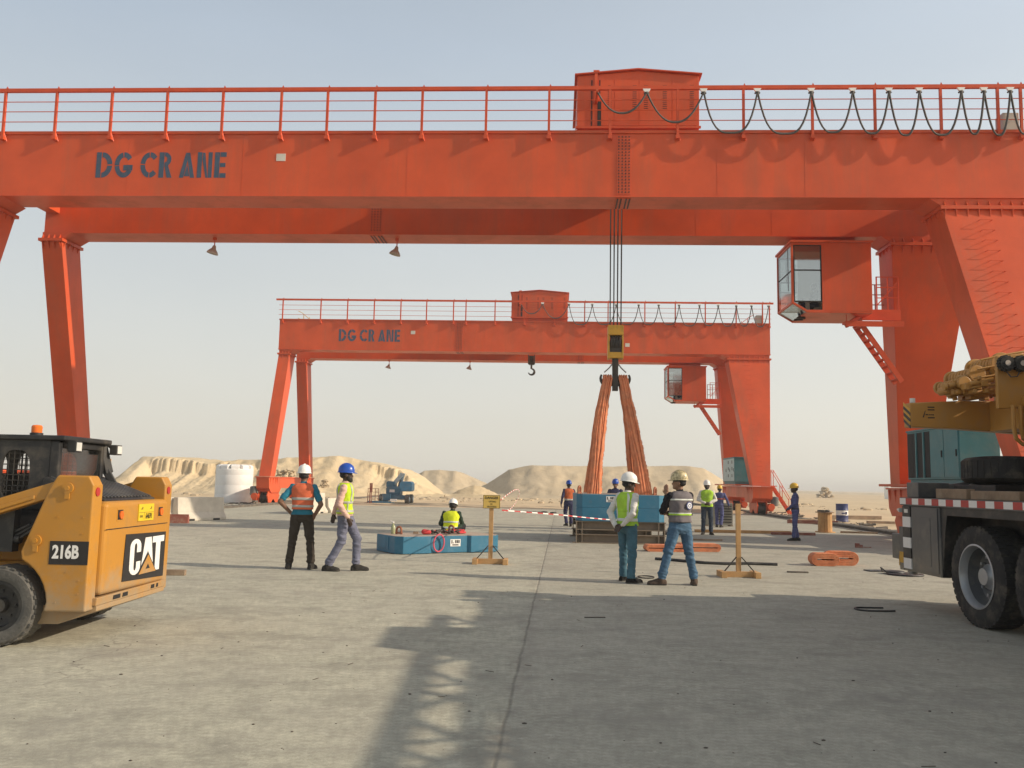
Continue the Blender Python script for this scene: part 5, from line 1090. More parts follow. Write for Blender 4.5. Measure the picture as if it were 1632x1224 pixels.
    for x in (.545, .735):
        h = MB(); h.lathe([(.0, -.10), (.085, -.10), (.095, -.07), (.095, -.02), (.085, .0)], 28, (x, -1.66, 3.20), 'y')
        for k in range(16): a = 2 * math.pi * k / 16; h.cyl((x + 0.092 * math.cos(a), -1.75, 3.20 + 0.092 * math.sin(a)), (x + 0.092 * math.cos(a), -1.68, 3.20 + 0.092 * math.sin(a)), .012, n=6)
        ho = h.build('hose_reel', M['rubber'], plo, True); q = MB(); q.cyl((x, -1.762, 3.20), (x, -1.77, 3.20), .034, n=16); q.build('reel_hub', M['lampgrey'], ho, True)
    hs = MB(); hs.tube([(.55, -1.70, 3.11), (.60, -1.72, 3.03), (.68, -1.72, 3.04), (.73, -1.70, 3.12)], .008, 6); hs.build('hose', M['cable'], plo)
    pp = MB()
    for k in range(3): x = .62 + k * .09; pp.tube([(x, -1.7, 2.68), (x, -1.7, 2.40), (x + .02, -1.7, 2.27), (x + .1, -1.7, 2.20), (x + .5, -1.7, 2.2)], .026, 8)
    pp.build('return_pipes', TY, uo, True)
    eh = MB(); eh.box(.25, 2.4, -10.1, -5.9, 1.512, 2.45); eh.box(.3, 1.0, -7.5, -5.9, 2.451, 2.62); eh.build('deck_shade_block', TY, ch, bev=.02)  # unseen deck fill added to stop sun leaking through under the boom
    # boom laid forward and the folded lattice jib beside it
    bm_ = MB(); bm_.hexa([(1.15, -13.5, 2.55), (1.95, -13.5, 2.55), (1.95, -1.75, 2.6), (1.15, -1.75, 2.6), (1.15, -13.5, 3.25), (1.95, -13.5, 3.25), (1.95, -1.75, 3.5), (1.15, -1.75, 3.5)]); bm_.build('boom', TY, uo, bev=.03)  # rear end drawn out further to shade a sunlit wedge on the yard
    cbn = MB(); cbn.prism([(-4.0, 1.8), (-5.7, 1.8), (-5.7, 2.5), (-5.2, 3.4), (-4.0, 3.4)], 'x', .02, .9); cbo = cbn.build('operator_cab', TY, uo, bev=.03)
    for (y0, y1, z0, z1) in ((-5.25, -4.75, 2.45, 3.2), (-4.65, -4.15, 2.2, 3.2)): q = MB(); q.box(.0, .018, y0, y1, z0, z1); q.build('cab_window', M['glass_dk2'], cbo, bev=.004)
    jb = MB(); ya, yb = -3.1, -13.0; Q = [(.46, 2.84), (.46, 3.34), (.96, 3.34), (.96, 2.84)]
    for x, z in Q: jb.bar((x, ya, z), (x, yb, z), .085, .085)
    k = 0; y = ya
    while y > yb + .7:
        for a, b_ in ((0, 1), (1, 2), (3, 2), (0, 3)):
            p, q = Q[a], Q[b_]
            if k % 2: p, q = q, p
            jb.bar((p[0], y, p[1]), (q[0], y - .75, q[1]), 0.045, .045)
        y -= .75; k += 1
    jb.build('lattice_jib', TY, uo)
    dc = MB(); dc.prism([(-10.2, .6), (-13.2, .6), (-13.2, 1.6), (-12.6, 2.6), (-10.2, 2.6)], 'x', .0, 1.2); dco = dc.build('carrier_cab', TY, ch, bev=.04)
    q = MB(); q.box(-.018, -.001, -12.3, -11.2, 1.65, 2.4); q.build('cab_window', M['glass_dk2'], dco, bev=.004)
    return r
truck()
# ---------------------------------------------------------------- test weights, slings and rigging
def oct_plan(w, d, ch, rec=None):
    p = [(-w / 2, -d / 2 + ch), (-w / 2 + ch, -d / 2)]
    if rec: a, b_, dp = rec; p += [(a - .07, -d / 2), (a, -d / 2 + dp), (b_, -d / 2 + dp), (b_ + .07, -d / 2)]
    p += [(w / 2 - ch, -d / 2), (w / 2, -d / 2 + ch), (w / 2, d / 2 - ch), (w / 2 - ch, d / 2), (-w / 2 + ch, d / 2), (-w / 2, d / 2 - ch)]
    return p
def sticker(parent, x0, x1, y, z0, z1):
    m = MB(); m.box(x0, x1, y - .004, y - .0005, z0, z1); o = m.build('white_sticker', M['tapewhite'], parent)
    t = MB(); w, h = x1 - x0, z1 - z0
    t.box(x0 + w * .1, x0 + w * .2, y - .006, y - .0042, z0 + h * .4, z1 - h * .12); t.box(x0 + w * .26, x0 + w * .33, y - .006, y - .0042, z0 + h * .42, z0 + h * .55)
    for k in range(3): t.box(x0 + w * (.46 + .16 * k), x0 + w * (.58 + .16 * k), y - .006, y - .0042, z0 + h * .45, z1 - h * .12)
    t.box(x0 + w * .2, x0 + w * .8, y - .006, y - .0042, z0 + h * .12, z0 + h * .28); t.build('sticker_print', M['ink'], o)
def lug(m, x, y, z, s=1.0, turn=0):
    a = []
    for k in range(13): t = R(-15 + 17.5 * k); a.append((x + .085 * s * math.cos(t) * math.cos(turn), y + .085 * s * math.cos(t) * math.sin(turn), z + .13 * s + .10 * s * math.sin(t)))
    m.tube([(x + .085 * s * math.cos(turn), y + .085 * s * math.sin(turn), z)] + a + [(x - .085 * s * math.cos(turn), y - .085 * s * math.sin(turn), z)], .034 * s, 8)
    m.cyl((x - .12 * s * math.cos(turn), y - .12 * s * math.sin(turn), z + .03), (x + .12 * s * math.cos(turn), y + .12 * s * math.sin(turn), z + .03), .026 * s, n=8)
# single slab lying on the yard
sl = thing('test_weight', 'low blue test weight lying alone on the concrete with red rigging on top', 'test weight', (-1.64, 20.40, 0), R(31))
m = MB(); m.prism(oct_plan(2.62, 1.30, .14, (-.45, .45, .07)), 'z', .012, .385); so = m.build('slab', M['blue'], sl, bev=.008)
m = MB(); m.prism([(x * .985, y * .975) for x, y in oct_plan(2.62, 1.30, .14, (-.45, .45, .07))], 'z', .3865, .392); m.build('top_plate', M['dusty_top'], so)
m = MB(); m.box(-1.322, -1.3105, -.18, -.06, .08, .385); m.box(-1.325, -1.3105, -.05, .35, .10, .385); m.build('end_plate', M['blue'], so)
sticker(sl, .02, .28, -.5805, .15, .31)
for x, y, lb in ((-.95, .1, 'brown shackle standing up on the left of the low blue weight'), (.55, .42, 'brown shackle standing up on the right of the low blue weight')):
    c, s_ = math.cos(R(31)), math.sin(R(31)); px, py = -1.64 + x * c - y * s_, 20.40 + x * s_ + y * c
    m = MB(); lug(m, 0, 0, 0, .72, R(-20)); o = m.build('shackle', M['copper'], None, True); o.location = (px, py, .3935); tag(o, lb, 'shackle', 'shackles on the low blue weight')
def at_slab(x, y): c, s_ = math.cos(R(31)), math.sin(R(31)); return (-1.64 + x * c - y * s_, 20.40 + x * s_ + y * c)
m = MB(); m.lathe([(.045, 0), (.05, .01), (.05, .17), (.03, .20), (.018, .21), (.018, .24)], 16); m.mi = 1; m.lathe([(.022, .241), (.022, .275), (.0, .28)], 12); m.tube([(0, 0, .27), (-.07, 0, .285)], .012, 6)
o = m.build('spray_bottle', [mat('pale_green_bottle', (.34, .36, .20), .3), M['tapewhite']], None, True); o.location = (*at_slab(-1.0, .32), .3935); tag(o, 'pale green spray bottle with white top on the low blue weight', 'bottle')
m = MB()
w = random.Random(3)
for k in range(8):
    x, y, a = -.12 + .10 * k, -.22 + .06 * w.random() + .03 * k, w.random() * 3
    m.mi = 0 if k % 3 else 1
    m.tube([(x + .13 * math.cos(a + t * .35), y + .08 * math.sin(a + t * .35), .03 + .05 * abs(math.sin(t * .5 + k))) for t in range(16)], .020, 7)
for k in range(7): m.mi = 1; x, y = -.3 + .11 * k, -.34 + .05 * w.random(); [m.ell((x + .05 * w.random(), y + .08 * w.random(), .03 + .07 * w.random()), (.04, .03, .022), 7, 5) for _ in range(5)]; m.mi = 0
m.mi = 0; m.capsule((-.48, -.28, .07), (-.36, -.30, .06), .06, .05); m.capsule((.45, -.16, .035), (.7, -.05, .03), .03, .025)
o = m.build('rigging_bundle', [M['redsling'], M['iron']], None, True); o.location = (*at_slab(.0, .05), .3935); o.rotation_euler = (0, 0, R(31)); tag(o, 'heap of red slings and dark chain on the low blue weight', 'rigging')
m = MB(); P = []
for k in range(28):
    t = 2 * math.pi * k / 28; P.append((.10 * math.cos(t), -.03 * (1 if math.sin(t) < .3 else 0) - .01, .40 - .20 + .235 * math.sin(t)))
P = [(.13 * math.cos(t), -.03 - .02 * math.sin(t), .235 + .19 * math.sin(t)) for t in [2 * math.pi * k / 28 for k in range(28)]]
m.tube(P, .018, 8, closed=True); o = m.build('sling_loop', mat('pink_sling', (.62, .10, .14), .8), None, True); o.location = (*at_slab(-.30, -.615), .0); o.rotation_euler = (0, 0, R(31)); tag(o, 'pink red sling loop hanging over the front edge of the low blue weight', 'sling')
m = MB(); m.box(-.06, .06, -.04, .04, 0, .05); o = m.build('timber_offcut', M['wood_old'], None, bev=.004); o.location = (*at_slab(-.48, .2), .3935); tag(o, 'small brown offcut on top of the low blue weight', 'offcut')
# stack: steel beams, then two layers of slabs in three rows
BY = math.radians(-2.5)
SX, SY = 3.06, 24.1
def stk(x, y, z): c, s_ = math.cos(BY), math.sin(BY); return (SX + x * c - y * s_, SY + x * s_ + y * c, z)
def frame(lb, y):
    r = thing('beam_support', lb, 'beam support', stk(0, y, 0), BY, 'tan steel supports under the blue weights'); L = 2.5
    for z, h in ((0, .25), (.36, .245)):
        m = MB(); m.box(-L / 2, L / 2, -.15, .15, z + .001, z + .026); m.box(-L / 2, L / 2, -.15, .15, z + h - .026, z + h - .001); m.box(-L / 2 + .03, L / 2 - .03, -.012, .012, z + .0265, z + h - .0265); m.build('beam', M['tan_steel'], r, bev=.003)
    for x in (-L / 2 + .045, -L / 2 + .20, L / 2 - .20, L / 2 - .045):
        m = MB(); m.box(x - .014, x + .014, -.17, .12, .003, .602) if abs(x) > 1.1 else m.box(x - .012, x + .012, -.149, -.013, .027, .60); m.build('end_post', M['tan_steel'], r)
    m = MB(); m.box(-L / 2 - .06, -L / 2 - .001, -.2, .2, .0, .03); m.box(L / 2 + .001, L / 2 + .06, -.2, .2, .0, .03); m.build('foot_plate', M['tan_steel'], r)
frame('tan steel support on the concrete at the front under the stacked blue weights', .18); frame('tan steel support at the back under the stacked blue weights', 3.3)
ROWN = ('front', 'middle', 'back')
for i, y in enumerate((.62, 1.90, 3.18)):
    for j in range(2):
        z = .606 + j * .368
        r = thing('test_weight', '%s blue test weight in the %s row of the stack on steel beams' % (('lower', 'upper')[j], ROWN[i]), 'test weight', stk(0, y, z), BY, 'stacked blue test weights')
        m = MB(); m.prism(oct_plan(2.43, 1.24, .16), 'z', 0, .366); o = m.build('slab', M['blue'], r, bev=.008)
        if j: m = MB(); m.prism([(x * .985, q * .975) for x, q in oct_plan(2.43, 1.24, .16)], 'z', .3663, .370); m.build('top_plate', M['dusty_top'], o)
        if i == 0 and j: sticker(r, -.40, -.15, -.6215, .16, .32)
        if i == 0 and j:
            m = MB(); m.cyl((-.83, -.6205, .16), (-.83, -.623, .16), .045, n=14); m.build('stain_disc', M['liftblue_dk'], o)
for k, (x, y, t_, lb) in enumerate(((-1.12, .55, 0, 'brown shackle at the left end on top of the stacked blue weights'), (1.0, .5, 0, 'brown shackle at the right end on top of the stacked blue weights'), (-.55, 3.0, 90, 'brown shackle at the back left on top of the stacked blue weights'), (.6, 3.0, 90, 'brown shackle at the back right on top of the stacked blue weights'))):
    m = MB(); lug(m, 0, 0, 0, .9, R(t_ + 60)); o = m.build('shackle', M['copper'], None, True); o.location = stk(x, y, 1.345); tag(o, lb, 'shackle', 'shackles on the stacked weights')
m = MB(); m.box(-.25, .25, -.06, .06, 0, .035); o = m.build('timber_offcut', M['wood_old'], None, bev=.004); o.location = stk(.85, 1.0, 1.345); tag(o, 'dark offcut lying on top of the stacked blue weights near the right sling', 'offcut')
# two lifting slings: each a doubled, rucked bundle of webbing over one hook horn
hp = crane_pt(NEAR_O, NEAR_YAW, HOOK_U, HOOK_V, 0)
def hang_sling(lb, sx, xb, yb0, yb1):
    r = thing('lifting_sling', lb, 'lifting sling', stk(xb, (yb0 + yb1) / 2, 1.345), 0, 'orange lifting slings under the hook block'); o0 = Vector(r.location)
    top = Vector((hp.x + sx * .235, hp.y, HOOK_TOP - 1.62)); w = random.Random(int(xb * 100) + 9)
    for leg, yb in ((0, yb0), (1, yb1)):
        m = MB()
        n, q_ = 90, 72; rings = []; ph = w.random() * 6; pos = [(-2.2 + w.random() * .15), -1.95 + w.random() * .2, -1.55 + w.random() * .15, -1.2 + w.random() * .15, -.95, .5, 1.2, 1.9, 2.5]
        for i in range(n):
            t = i / (n - 1); bot = Vector(stk(xb, yb, 1.352)); tp = top + Vector((0, (leg - .5) * .20, .02)); p = tp.lerp(bot, t); g = min(1, t * 5)
            p.x += g * .016 * math.sin(5 * t + ph) + sx * .03 * math.sin(math.pi * t); p.y += g * .03 * math.sin(4 * t + ph)
            W = (.145 + .045 * t) * (1 + .05 * math.sin(11 * t + ph) + .025 * math.sin(37 * t + ph)); D = .075 + .02 * t; ring = []
            for jj in range(q_):
                th = -math.pi + 2 * math.pi * jj / q_; r_ = 1 + .07 * nz(th * 1.6 + ph, t * 9, leg) + .05 * nz(th * 3 + ph, t * 26, 4)
                for b_i, b_ in enumerate(pos):
                    bb = b_ + .16 * math.sin(2.5 * t + b_i * 1.7 + ph) + .05 * math.sin(9 * t + b_i); dd = (th - bb + math.pi) % (2 * math.pi) - math.pi; r_ -= (.34 + .14 * (b_i % 2)) * math.exp(-(dd / .075) ** 2)
                ring.append(p - o0 + Vector((W * math.cos(th) * (r_ if abs(math.cos(th)) > .8 else 1), D * math.sin(th) * r_, 0)))
            rings.append(ring)
        m.loft(rings)
        for i in range(20, 88):
            if w.random() < .7: c_ = rings[i][36]; m.ell(c_ + Vector((.004, 0, 0)), (.010 + .012 * w.random(), .02, .010 + .015 * w.random()), 6, 4)
        m.build('sling_leg', M['sling'], r, True)
    m = MB()
    for a_, wd in ((-.105, .038), (-.045, .042), (.03, .044), (.098, .04)):
        P = [top + Vector((a_, .12 * math.cos(a), .0 + .10 * math.sin(a))) - o0 for a in [R(200 - 15 * i) for i in range(16)]]; m.tube(P, wd, 10, flat=.75, up=(1, 0, 0))
    m.build('sling_eye', M['sling'], r, True)
hang_sling('left orange lifting sling hanging in rucked folds from the hook of the nearer crane', -1, -.72, .6, 3.0)
hang_sling('right orange lifting sling hanging in rucked folds from the hook of the nearer crane', 1, .72, .6, 3.0)
# slings folded up on the concrete
def roll(lb, x, y, rz, lobes):
    r = thing('folded_sling', lb, 'folded sling', (x, y, 0), R(rz), 'orange slings folded on the concrete')
    for (cx, cyy, L, h, wd, turns, nm) in lobes:
        m = MB()
        th_ = .86 * (h / 2 - .01) / (turns + .15)
        for t in range(turns):
            g = h / 2 - .003 - t * (h / 2 - .01) / (turns + .15); hl = L / 2 - (h / 2 - g) * .9; P = []
            for a in [R(-90 + 180 * i / 10) for i in range(11)]: P.append((hl - g + g * math.cos(a), g * math.sin(a)))
            for a in [R(90 + 180 * i / 10) for i in range(11)]: P.append((-hl + g + g * math.cos(a), g * math.sin(a)))
            ins = [(p * (1 - .75 * th_ / max(.06, hl)), q * max(.12, 1 - th_ / g)) for p, q in P]; n = len(P)
            A = [(cx + p, cyy - wd / 2, h / 2 + q) for p, q in P]; B = [(cx + p, cyy - wd / 2, h / 2 + q) for p, q in ins]
            C_ = [(a[0], cyy + wd / 2, a[2]) for a in A]; D = [(a[0], cyy + wd / 2, a[2]) for a in B]
            F = []
            for i in range(n): j = (i + 1) % n; F += [(i, j, n + j, n + i), (2 * n + j, 2 * n + i, 3 * n + i, 3 * n + j), (j, i, 2 * n + i, 2 * n + j), (n + i, n + j, 3 * n + j, 3 * n + i)]
            m.add(A + B + C_ + D, F)
        m.build(nm, M['sling'], r, True, bev=.004)
roll('orange sling rolled into a thick double bundle on the concrete near the truck crane', 6.86, 18.7, -3, [(-.20, -.10, .58, .27, .30, 4, 'sling_coil'), (.24, .14, .66, .30, .30, 4, 'sling_coil'), (-.05, .02, .30, .31, .1, 2, 'sling_band')])
roll('long flat orange sling folded on the concrete behind the man in jeans', 4.30, 21.9, 3, [(-.45, -.1, 1.0, .17, .4, 3, 'sling_coil'), (.45, .1, 1.05, .20, .4, 3, 'sling_coil')])

# ---------------------------------------------------------------- sign stands and barrier tape
def stand(lb, x, y, rz, h, board):
    r = thing('sign_stand', lb, 'sign stand', (x, y, 0), R(rz), 'timber sign stands')
    m = MB(); m.box(-.042, .042, -.03, .03, .02, h); m.build('post', M['wood'], r, bev=.004)
    m = MB(); m.box(-.25, .25, -.05, .05, .001, .10); b_ = m.build('base', M['wood'], r, bev=.004)
    for s_ in (-1, 1):
        m = MB(); m.box(s_ * .25 - (.0 if s_ > 0 else .10), s_ * .25 + (.10 if s_ > 0 else 0), -.22, .22, .0, .105); m.build('foot', M['wood'], r, bev=.004)
        m = MB(); m.bar((s_ * .045, -.035, .36), (s_ * .27, -.06, .10), .022, .018); m.build('brace', M['iron'], r)
    if board:
        m = MB(); m.box(-.168, .172, -.045, -.031, h - .03, h + .235); bo = m.build('board', M['signyellow'], r, bev=.003)
        f = MB(); z0, z1 = h - .03, h + .235
        for a in ((-.166, -.160, z0 + .004, z1 - .004), (.164, .170, z0 + .004, z1 - .004)): f.box(a[0], a[1], -.0475, -.0452, a[2], a[3])
        for z in (z0 + .003, z1 - .009): f.box(-.159, .163, -.0475, -.0452, z, z + .006)
        f.build('border', M['ink'], bo)
        MX = lambda x_, z_: Matrix.Translation((x_, -.0465, z_)) @ Matrix.Rotation(R(90), 4, 'X')
        text_obj('sign_text', 'DANGER', .068, M['ink'], bo, MX(0, h + .178), .98, .0012, .001)
        text_obj('sign_text', 'LIFTING', .048, M['ink'], bo, MX(.02, h + .105), .85, .0, .001)
        text_obj('sign_text', 'IN', .042, M['ink'], bo, MX(.0, h + .055), .9, .0, .001); text_obj('sign_text', 'PROGRESS', .046, M['ink'], bo, MX(.01, h + .005), .85, .0, .001)
stand('timber stand carrying a yellow DANGER board beside the low blue weight', -.36, 17.5, -1, 1.12, True)
stand('bare timber stand without a board, in front of the background crane leg', 4.15, 15.9, -1.2, 1.31, False)
def tape(lb, pts, seg=.26, w=.027):
    P = [Vector(p) for p in pts]; d = [0]
    for a, b_ in zip(P, P[1:]): d.append(d[-1] + (b_ - a).length)
    m = MB(); L = d[-1]; n = int(L / seg)
    def at_(s):
        for i in range(len(P) - 1):
            if s <= d[i + 1] + 1e-6: return P[i].lerp(P[i + 1], (s - d[i]) / (d[i + 1] - d[i]))
        return P[-1]
    for k in range(n):
        a, b_ = at_(k * L / n), at_((k + 1) * L / n); m.mi = k % 2; tw = R(15 + 25 * math.sin(k * .5)); up = Vector((0, math.sin(tw), math.cos(tw))) * w / 2; th = Vector((0, .0012, 0))
        m.hexa([a - up - th, b_ - up - th, b_ - up + th, a - up + th, a + up - th, b_ + up - th, b_ + up + th, a + up + th])
    o = m.build('barrier_tape', [M['red'], M['tapewhite']], None); tag(o, lb, 'barrier tape')
tape('red and white barrier tape stretched low from the DANGER board past the stacked weights', [(-.15, 17.46, 1.06), (.5, 18.68, .985), (1.2, 20.0, .90), (1.9, 21.35, .80), (2.6, 22.7, .71), (3.25, 23.88, .64)])
tape('loose red and white barrier tape curling up behind the DANGER board', [(-.18, 17.5, 1.26), (-.05, 18.3, 1.36), (.10, 19.5, 1.45), (.2, 20.4, 1.46), (.24, 20.9, 1.38), (.2, 20.6, 1.25), (.12, 19.6, 1.14), (.02, 18.6, 1.05), (-.1, 17.9, 1.03)], .16, .026)

# ---------------------------------------------------------------- yard clutter
def rail(lb, u, v0, v1):
    r = thing('crane_rail', lb, 'crane rail', crane_pt(NEAR_O, NEAR_YAW, u, v0, 0), -R(3.1), 'crane rails along the yard')
    L = v1 - v0
    m = MB(); m.box(-.09, .09, 0, L, .003, .022); m.box(-.018, .018, 0, L, .0225, .075); m.box(-.045, .045, 0, L, .0755, .11); m.build('rail', M['railiron'], r)
    m = MB(); m.box(.10, .50, 0, L, -.2, .12); m.box(-.50, -.10, 0, L, -.2, .012); m.build('rail_footing', M['sleeper'], r)
    m = MB(); k = 0
    while k < L: m.box(-.16, .16, k, k + .12, .0, .034); k += .6
    m.build('rail_clips', M['railiron'], r)
rail('dusty crane rail along the right edge of the concrete, under the wide crane legs', CL - 1.13, -12, 75)
rail('dusty crane rail under the narrow left legs of both cranes', .25, -12, 75)
def solid(name, lb, cat, mb_, m, loc, rz=0, group=None, smooth=False, bev=.0):
    o = mb_.build(name, m, None, smooth, bev); o.location = loc; o.rotation_euler = (0, 0, R(rz)); return tag(o, lb, cat, group)
# white tank
r = thing('water_tank', 'white cylindrical plastic water tank by the sand hill', 'water tank', (-18.0, 57.0, 0))
m = MB(); m.lathe([(1.16, 0), (1.18, .05), (1.18, .5), (1.176, .52), (1.18, .54), (1.18, 1.1), (1.176, 1.12), (1.18, 1.14), (1.18, 1.75), (1.176, 1.77), (1.18, 1.79), (1.18, 2.12), (1.13, 2.16), (.5, 2.28), (.0, 2.30)], 48); tk = m.build('shell', M['white'], r, True)
for k in range(10):
    a = 2 * math.pi * k / 10; m = MB(); m.prism([(.5, 2.0), (1.15, 2.0), (1.14, 2.36), (.95, 2.45), (.5, 2.40)], 'y', -.27, .27); o = m.build('lifting_lobe', M['white'], tk, bev=.05); o.rotation_euler = (0, 0, a)
m = MB(); m.lathe([(.28, 2.25), (.28, 2.45), (.0, 2.48)], 20); m.build('lid', M['white'], tk, True)
# jersey barriers
def barrier(lb, x, y, rz, L=2.4, h=.85):
    p = [(-.30, 0), (.30, 0), (.30, .10), (.16, .30), (.11, h), (-.11, h), (-.16, .30), (-.30, .10)]
    m = MB(); m.prism([(q[0], q[1]) for q in p], 'x', -L / 2, -L / 4); m.prism(p, 'x', -L / 4 + .002, L / 4 - .002) if False else None
    m = MB(); n = 9; rings = []
    for i in range(n): t = -L / 2 + L * i / (n - 1); rings.append([(t, a + .012 * nz(t * 3, a * 5, b_ * 5 + x), b_ + (.012 * nz(t * 3 + 5, a * 4, b_) if b_ > .05 else 0)) for a, b_ in p])
    m.loft(rings); o = solid('concrete_barrier', lb, 'concrete barrier', m, M['concrete_block'], (x, y, 0), rz, 'pale concrete barriers on the left', bev=.02)
    for q in (-.6, .6):
        c = MB(); c.box(q - .16, q + .16, -.305, -.15, -.01, .075); c.build('lifting_slot', M['dark'], o)
barrier('pale concrete barrier partly behind the yellow loader', -12.7, 31.1, 60, 2.0); barrier('pale concrete barrier with its end turned to the camera, right of the loader', -11.55, 32.6, 62, 2.2)
barrier('pale concrete barrier between the orange vest man and the lime vest man', -9.3, 41.0, 78, 2.6, .95); barrier('pale concrete barrier end behind the man in the blue hard hat', -8.55, 43.5, 74, 2.4, .7)
m = MB(); m.box(-.8, .8, -.12, .12, 0, .22); m.box(-.8, .8, -.03, .03, .221, .30); solid('steel_offcut', 'rusty red steel offcut at the foot of the barrier by the loader', 'steel scrap', m, M['rust'], (-11.9, 30.3, 0), 8)
m = MB(); m.box(-.16, .16, -.05, .05, 0, .09); solid('timber_block', 'small pale timber block on the concrete right of the loader', 'timber', m, M['wood_old'], (-5.42, 14.4, 0), 4, bev=.006)
# blue boom lift
def boom_lift():
    B, D, Pm = M['liftblue'], M['liftblue_dk'], M['liftpale']
    r = thing('boom_lift', 'blue articulated boom lift with folded boom parked before the sand hill', 'boom lift', (-8.15, 63.0, -.02), R(-4))
    m = MB(); m.box(-1.0, 1.0, -1.1, 1.1, .42, .85); m.box(-1.15, -.3, -1.35, -1.1, .30, 1.0); ch = m.build('chassis', D, r, bev=.04)
    for x in (-1.25, 1.25):
        for y in (-.95, .95):
            m = MB(); m.lathe([(.0, -.2), (.42, -.2), (.48, -.14), (.48, .14), (.42, .2), (.0, .2)], 28, (x, y, .48), 'x'); w_ = m.build('wheel', M['rubber_dusty'], ch, True)
            m = MB(); m.cyl((x + math.copysign(.201, x), y, .48), (x + math.copysign(.22, x), y, .48), .24, n=20); m.build('rim', Pm, w_, True)
    m = MB(); m.box(-.85, .45, -.75, .75, .86, 1.75); m.box(-.9, .5, -.8, .0, 1.0, 1.62); tu = m.build('turret', D, r, bev=.05)
    m = MB(); m.box(-.55, -.05, -.812, -.801, 1.15, 1.42); m.build('white_panel', M['tapewhite'], tu)
    m = MB(); m.prism([(.35, 1.25), (1.5, 1.25), (1.62, 1.4), (1.62, 2.05), (1.45, 2.28), (.5, 2.28), (.35, 2.0)], 'y', -.7, .7); m.build('counterweight', B, tu, bev=.08)
    m = MB(); m.prism([(-.95, 1.65), (-.1, 1.65), (-.1, 2.2), (-.8, 2.28), (-.95, 2.15)], 'y', -.6, .6); m.build('engine_cover', D, tu, bev=.08)
    m = MB(); m.bar((-.45, -.3, 1.72), (.55, -.2, 3.05), .42, .38); m.bar((.55, .1, 3.0), (.2, .3, 1.75), .28, .28); m.box(.4, .72, -.4, .3, 2.95, 3.1); bo = m.build('boom', Pm, r, bev=.03)
    m = MB(); m.bar((.1, -.52, 1.3), (.42, -.42, 2.35), .1, .12); m.cyl((.25, -.5, 1.2), (.5, -.35, 2.3), .06); m.build('lift_cylinder', M['black'], bo)
    m = MB(); m.box(-2.35, -.2, -2.3, -1.5, .12, .26); m.box(-1.9, .3, -2.45, -2.31, .05, .16); ba = m.build('platform', D, r, bev=.01)
    m = MB()
    for x in (-2.3, -1.95, -1.6, -1.3): m.bar((x, -2.25, .26), (x, -2.25, 1.5), .045, .045)
    for z in (.8, 1.15, 1.5): m.bar((-2.32, -2.25, z), (-1.28, -2.25, z), .04, .04); m.bar((-2.3, -2.22, z), (-2.3, -1.55, z), .04, .04)
    m.build('platform_rail', M['rust'], ba); r.scale = (.74, .74, .70)
    m = MB(); m.box(-.15, .45, -2.3, -2.0, .27, .5); m.build('control_box', M['tapewhite'], ba)
boom_lift()
m = MB(); m.bar((0, 0, 0), (0, 0, 1.9), .10, .10); m.bar((-.22, .1, 0), (-.22, .1, 1.0), .05, .05); m.bar((.16, .1, 0), (.1, .1, 1.1), .05, .05); m.box(.06, .22, -.03, .03, 1.1, 1.9); m.box(-.5, .4, -.2, .2, 0, .08); solid('service_post', 'rusty service post with small pale box beside the blue boom lift', 'post', m, M['rust'], (-9.75, 61.0, -.02)).scale = (.75, .75, .75)
# drum, cable spool, timbers on the right
r = thing('oil_drum', 'blue oil drum with a white band behind the cable spool', 'oil drum', (16.45, 43.3, .03))
m = MB(); m.lathe([(.27, 0), (.29, .01), (.295, .03), (.285, .05), (.285, .28), (.295, .30), (.285, .32), (.285, .56), (.295, .58), (.285, .60), (.285, .84), (.295, .87), (.28, .88), (.26, .865), (.0, .865)], 32); d = m.build('shell', M['drumblue'], r, True)
m = MB(); m.ringlathe([(.285, .325), (.2885, .325), (.2885, .555), (.285, .555)], 32); bd = m.build('white_band', M['tapewhite'], d, True)
m = MB(); m.box(-.12, .02, -.2935, -.27, .39, .45); m.box(.05, .14, -.2935, -.24, .37, .49); m.build('band_print', M['drumblue'], bd)
r = thing('cable_spool', 'upright timber cable spool with scraps on top, right of the lone man', 'cable spool', (11.85, 32.9, 0))
m = MB(); m.lathe([(.0, 0), (.36, 0), (.36, .035), (.0, .035)], 32); m.build('bottom_flange', M['wood'], r); m = MB(); m.lathe([(.0, .73), (.34, .73), (.34, .765), (.0, .765)], 32); m.build('top_flange', M['wood_old'], r)
m = MB()
for k in range(14): a = 2 * math.pi * k / 14; m.add([], []); c, s_ = math.cos(a), math.sin(a); m.hexa([(.21 * c - .048 * -s_, .21 * s_ - .048 * c, .0355), (.21 * c + .048 * -s_, .21 * s_ + .048 * c, .0355), (.25 * c + .052 * -s_, .25 * s_ + .052 * c, .0355), (.25 * c - .052 * -s_, .25 * s_ - .052 * c, .0355), (.21 * c - .048 * -s_, .21 * s_ - .048 * c, .729), (.21 * c + .048 * -s_, .21 * s_ + .048 * c, .729), (.25 * c + .052 * -s_, .25 * s_ + .052 * c, .729), (.25 * c - .052 * -s_, .25 * s_ - .052 * c, .729)])
m.build('barrel_staves', M['wood'], r)
m = MB(); m.box(-.25, -.05, -.1, .1, .766, .83); m.ell((.05, -.1, .80), (.12, .08, .04), 10, 6); m.mi = 1; m.box(.08, .26, -.12, .05, .766, .80); o = m.build('scrap_heap', [M['black'], M['tapewhite']], None, bev=.006); o.location = (11.85, 32.9, 0); tag(o, 'dark and white scraps lying on the cable spool', 'scraps')
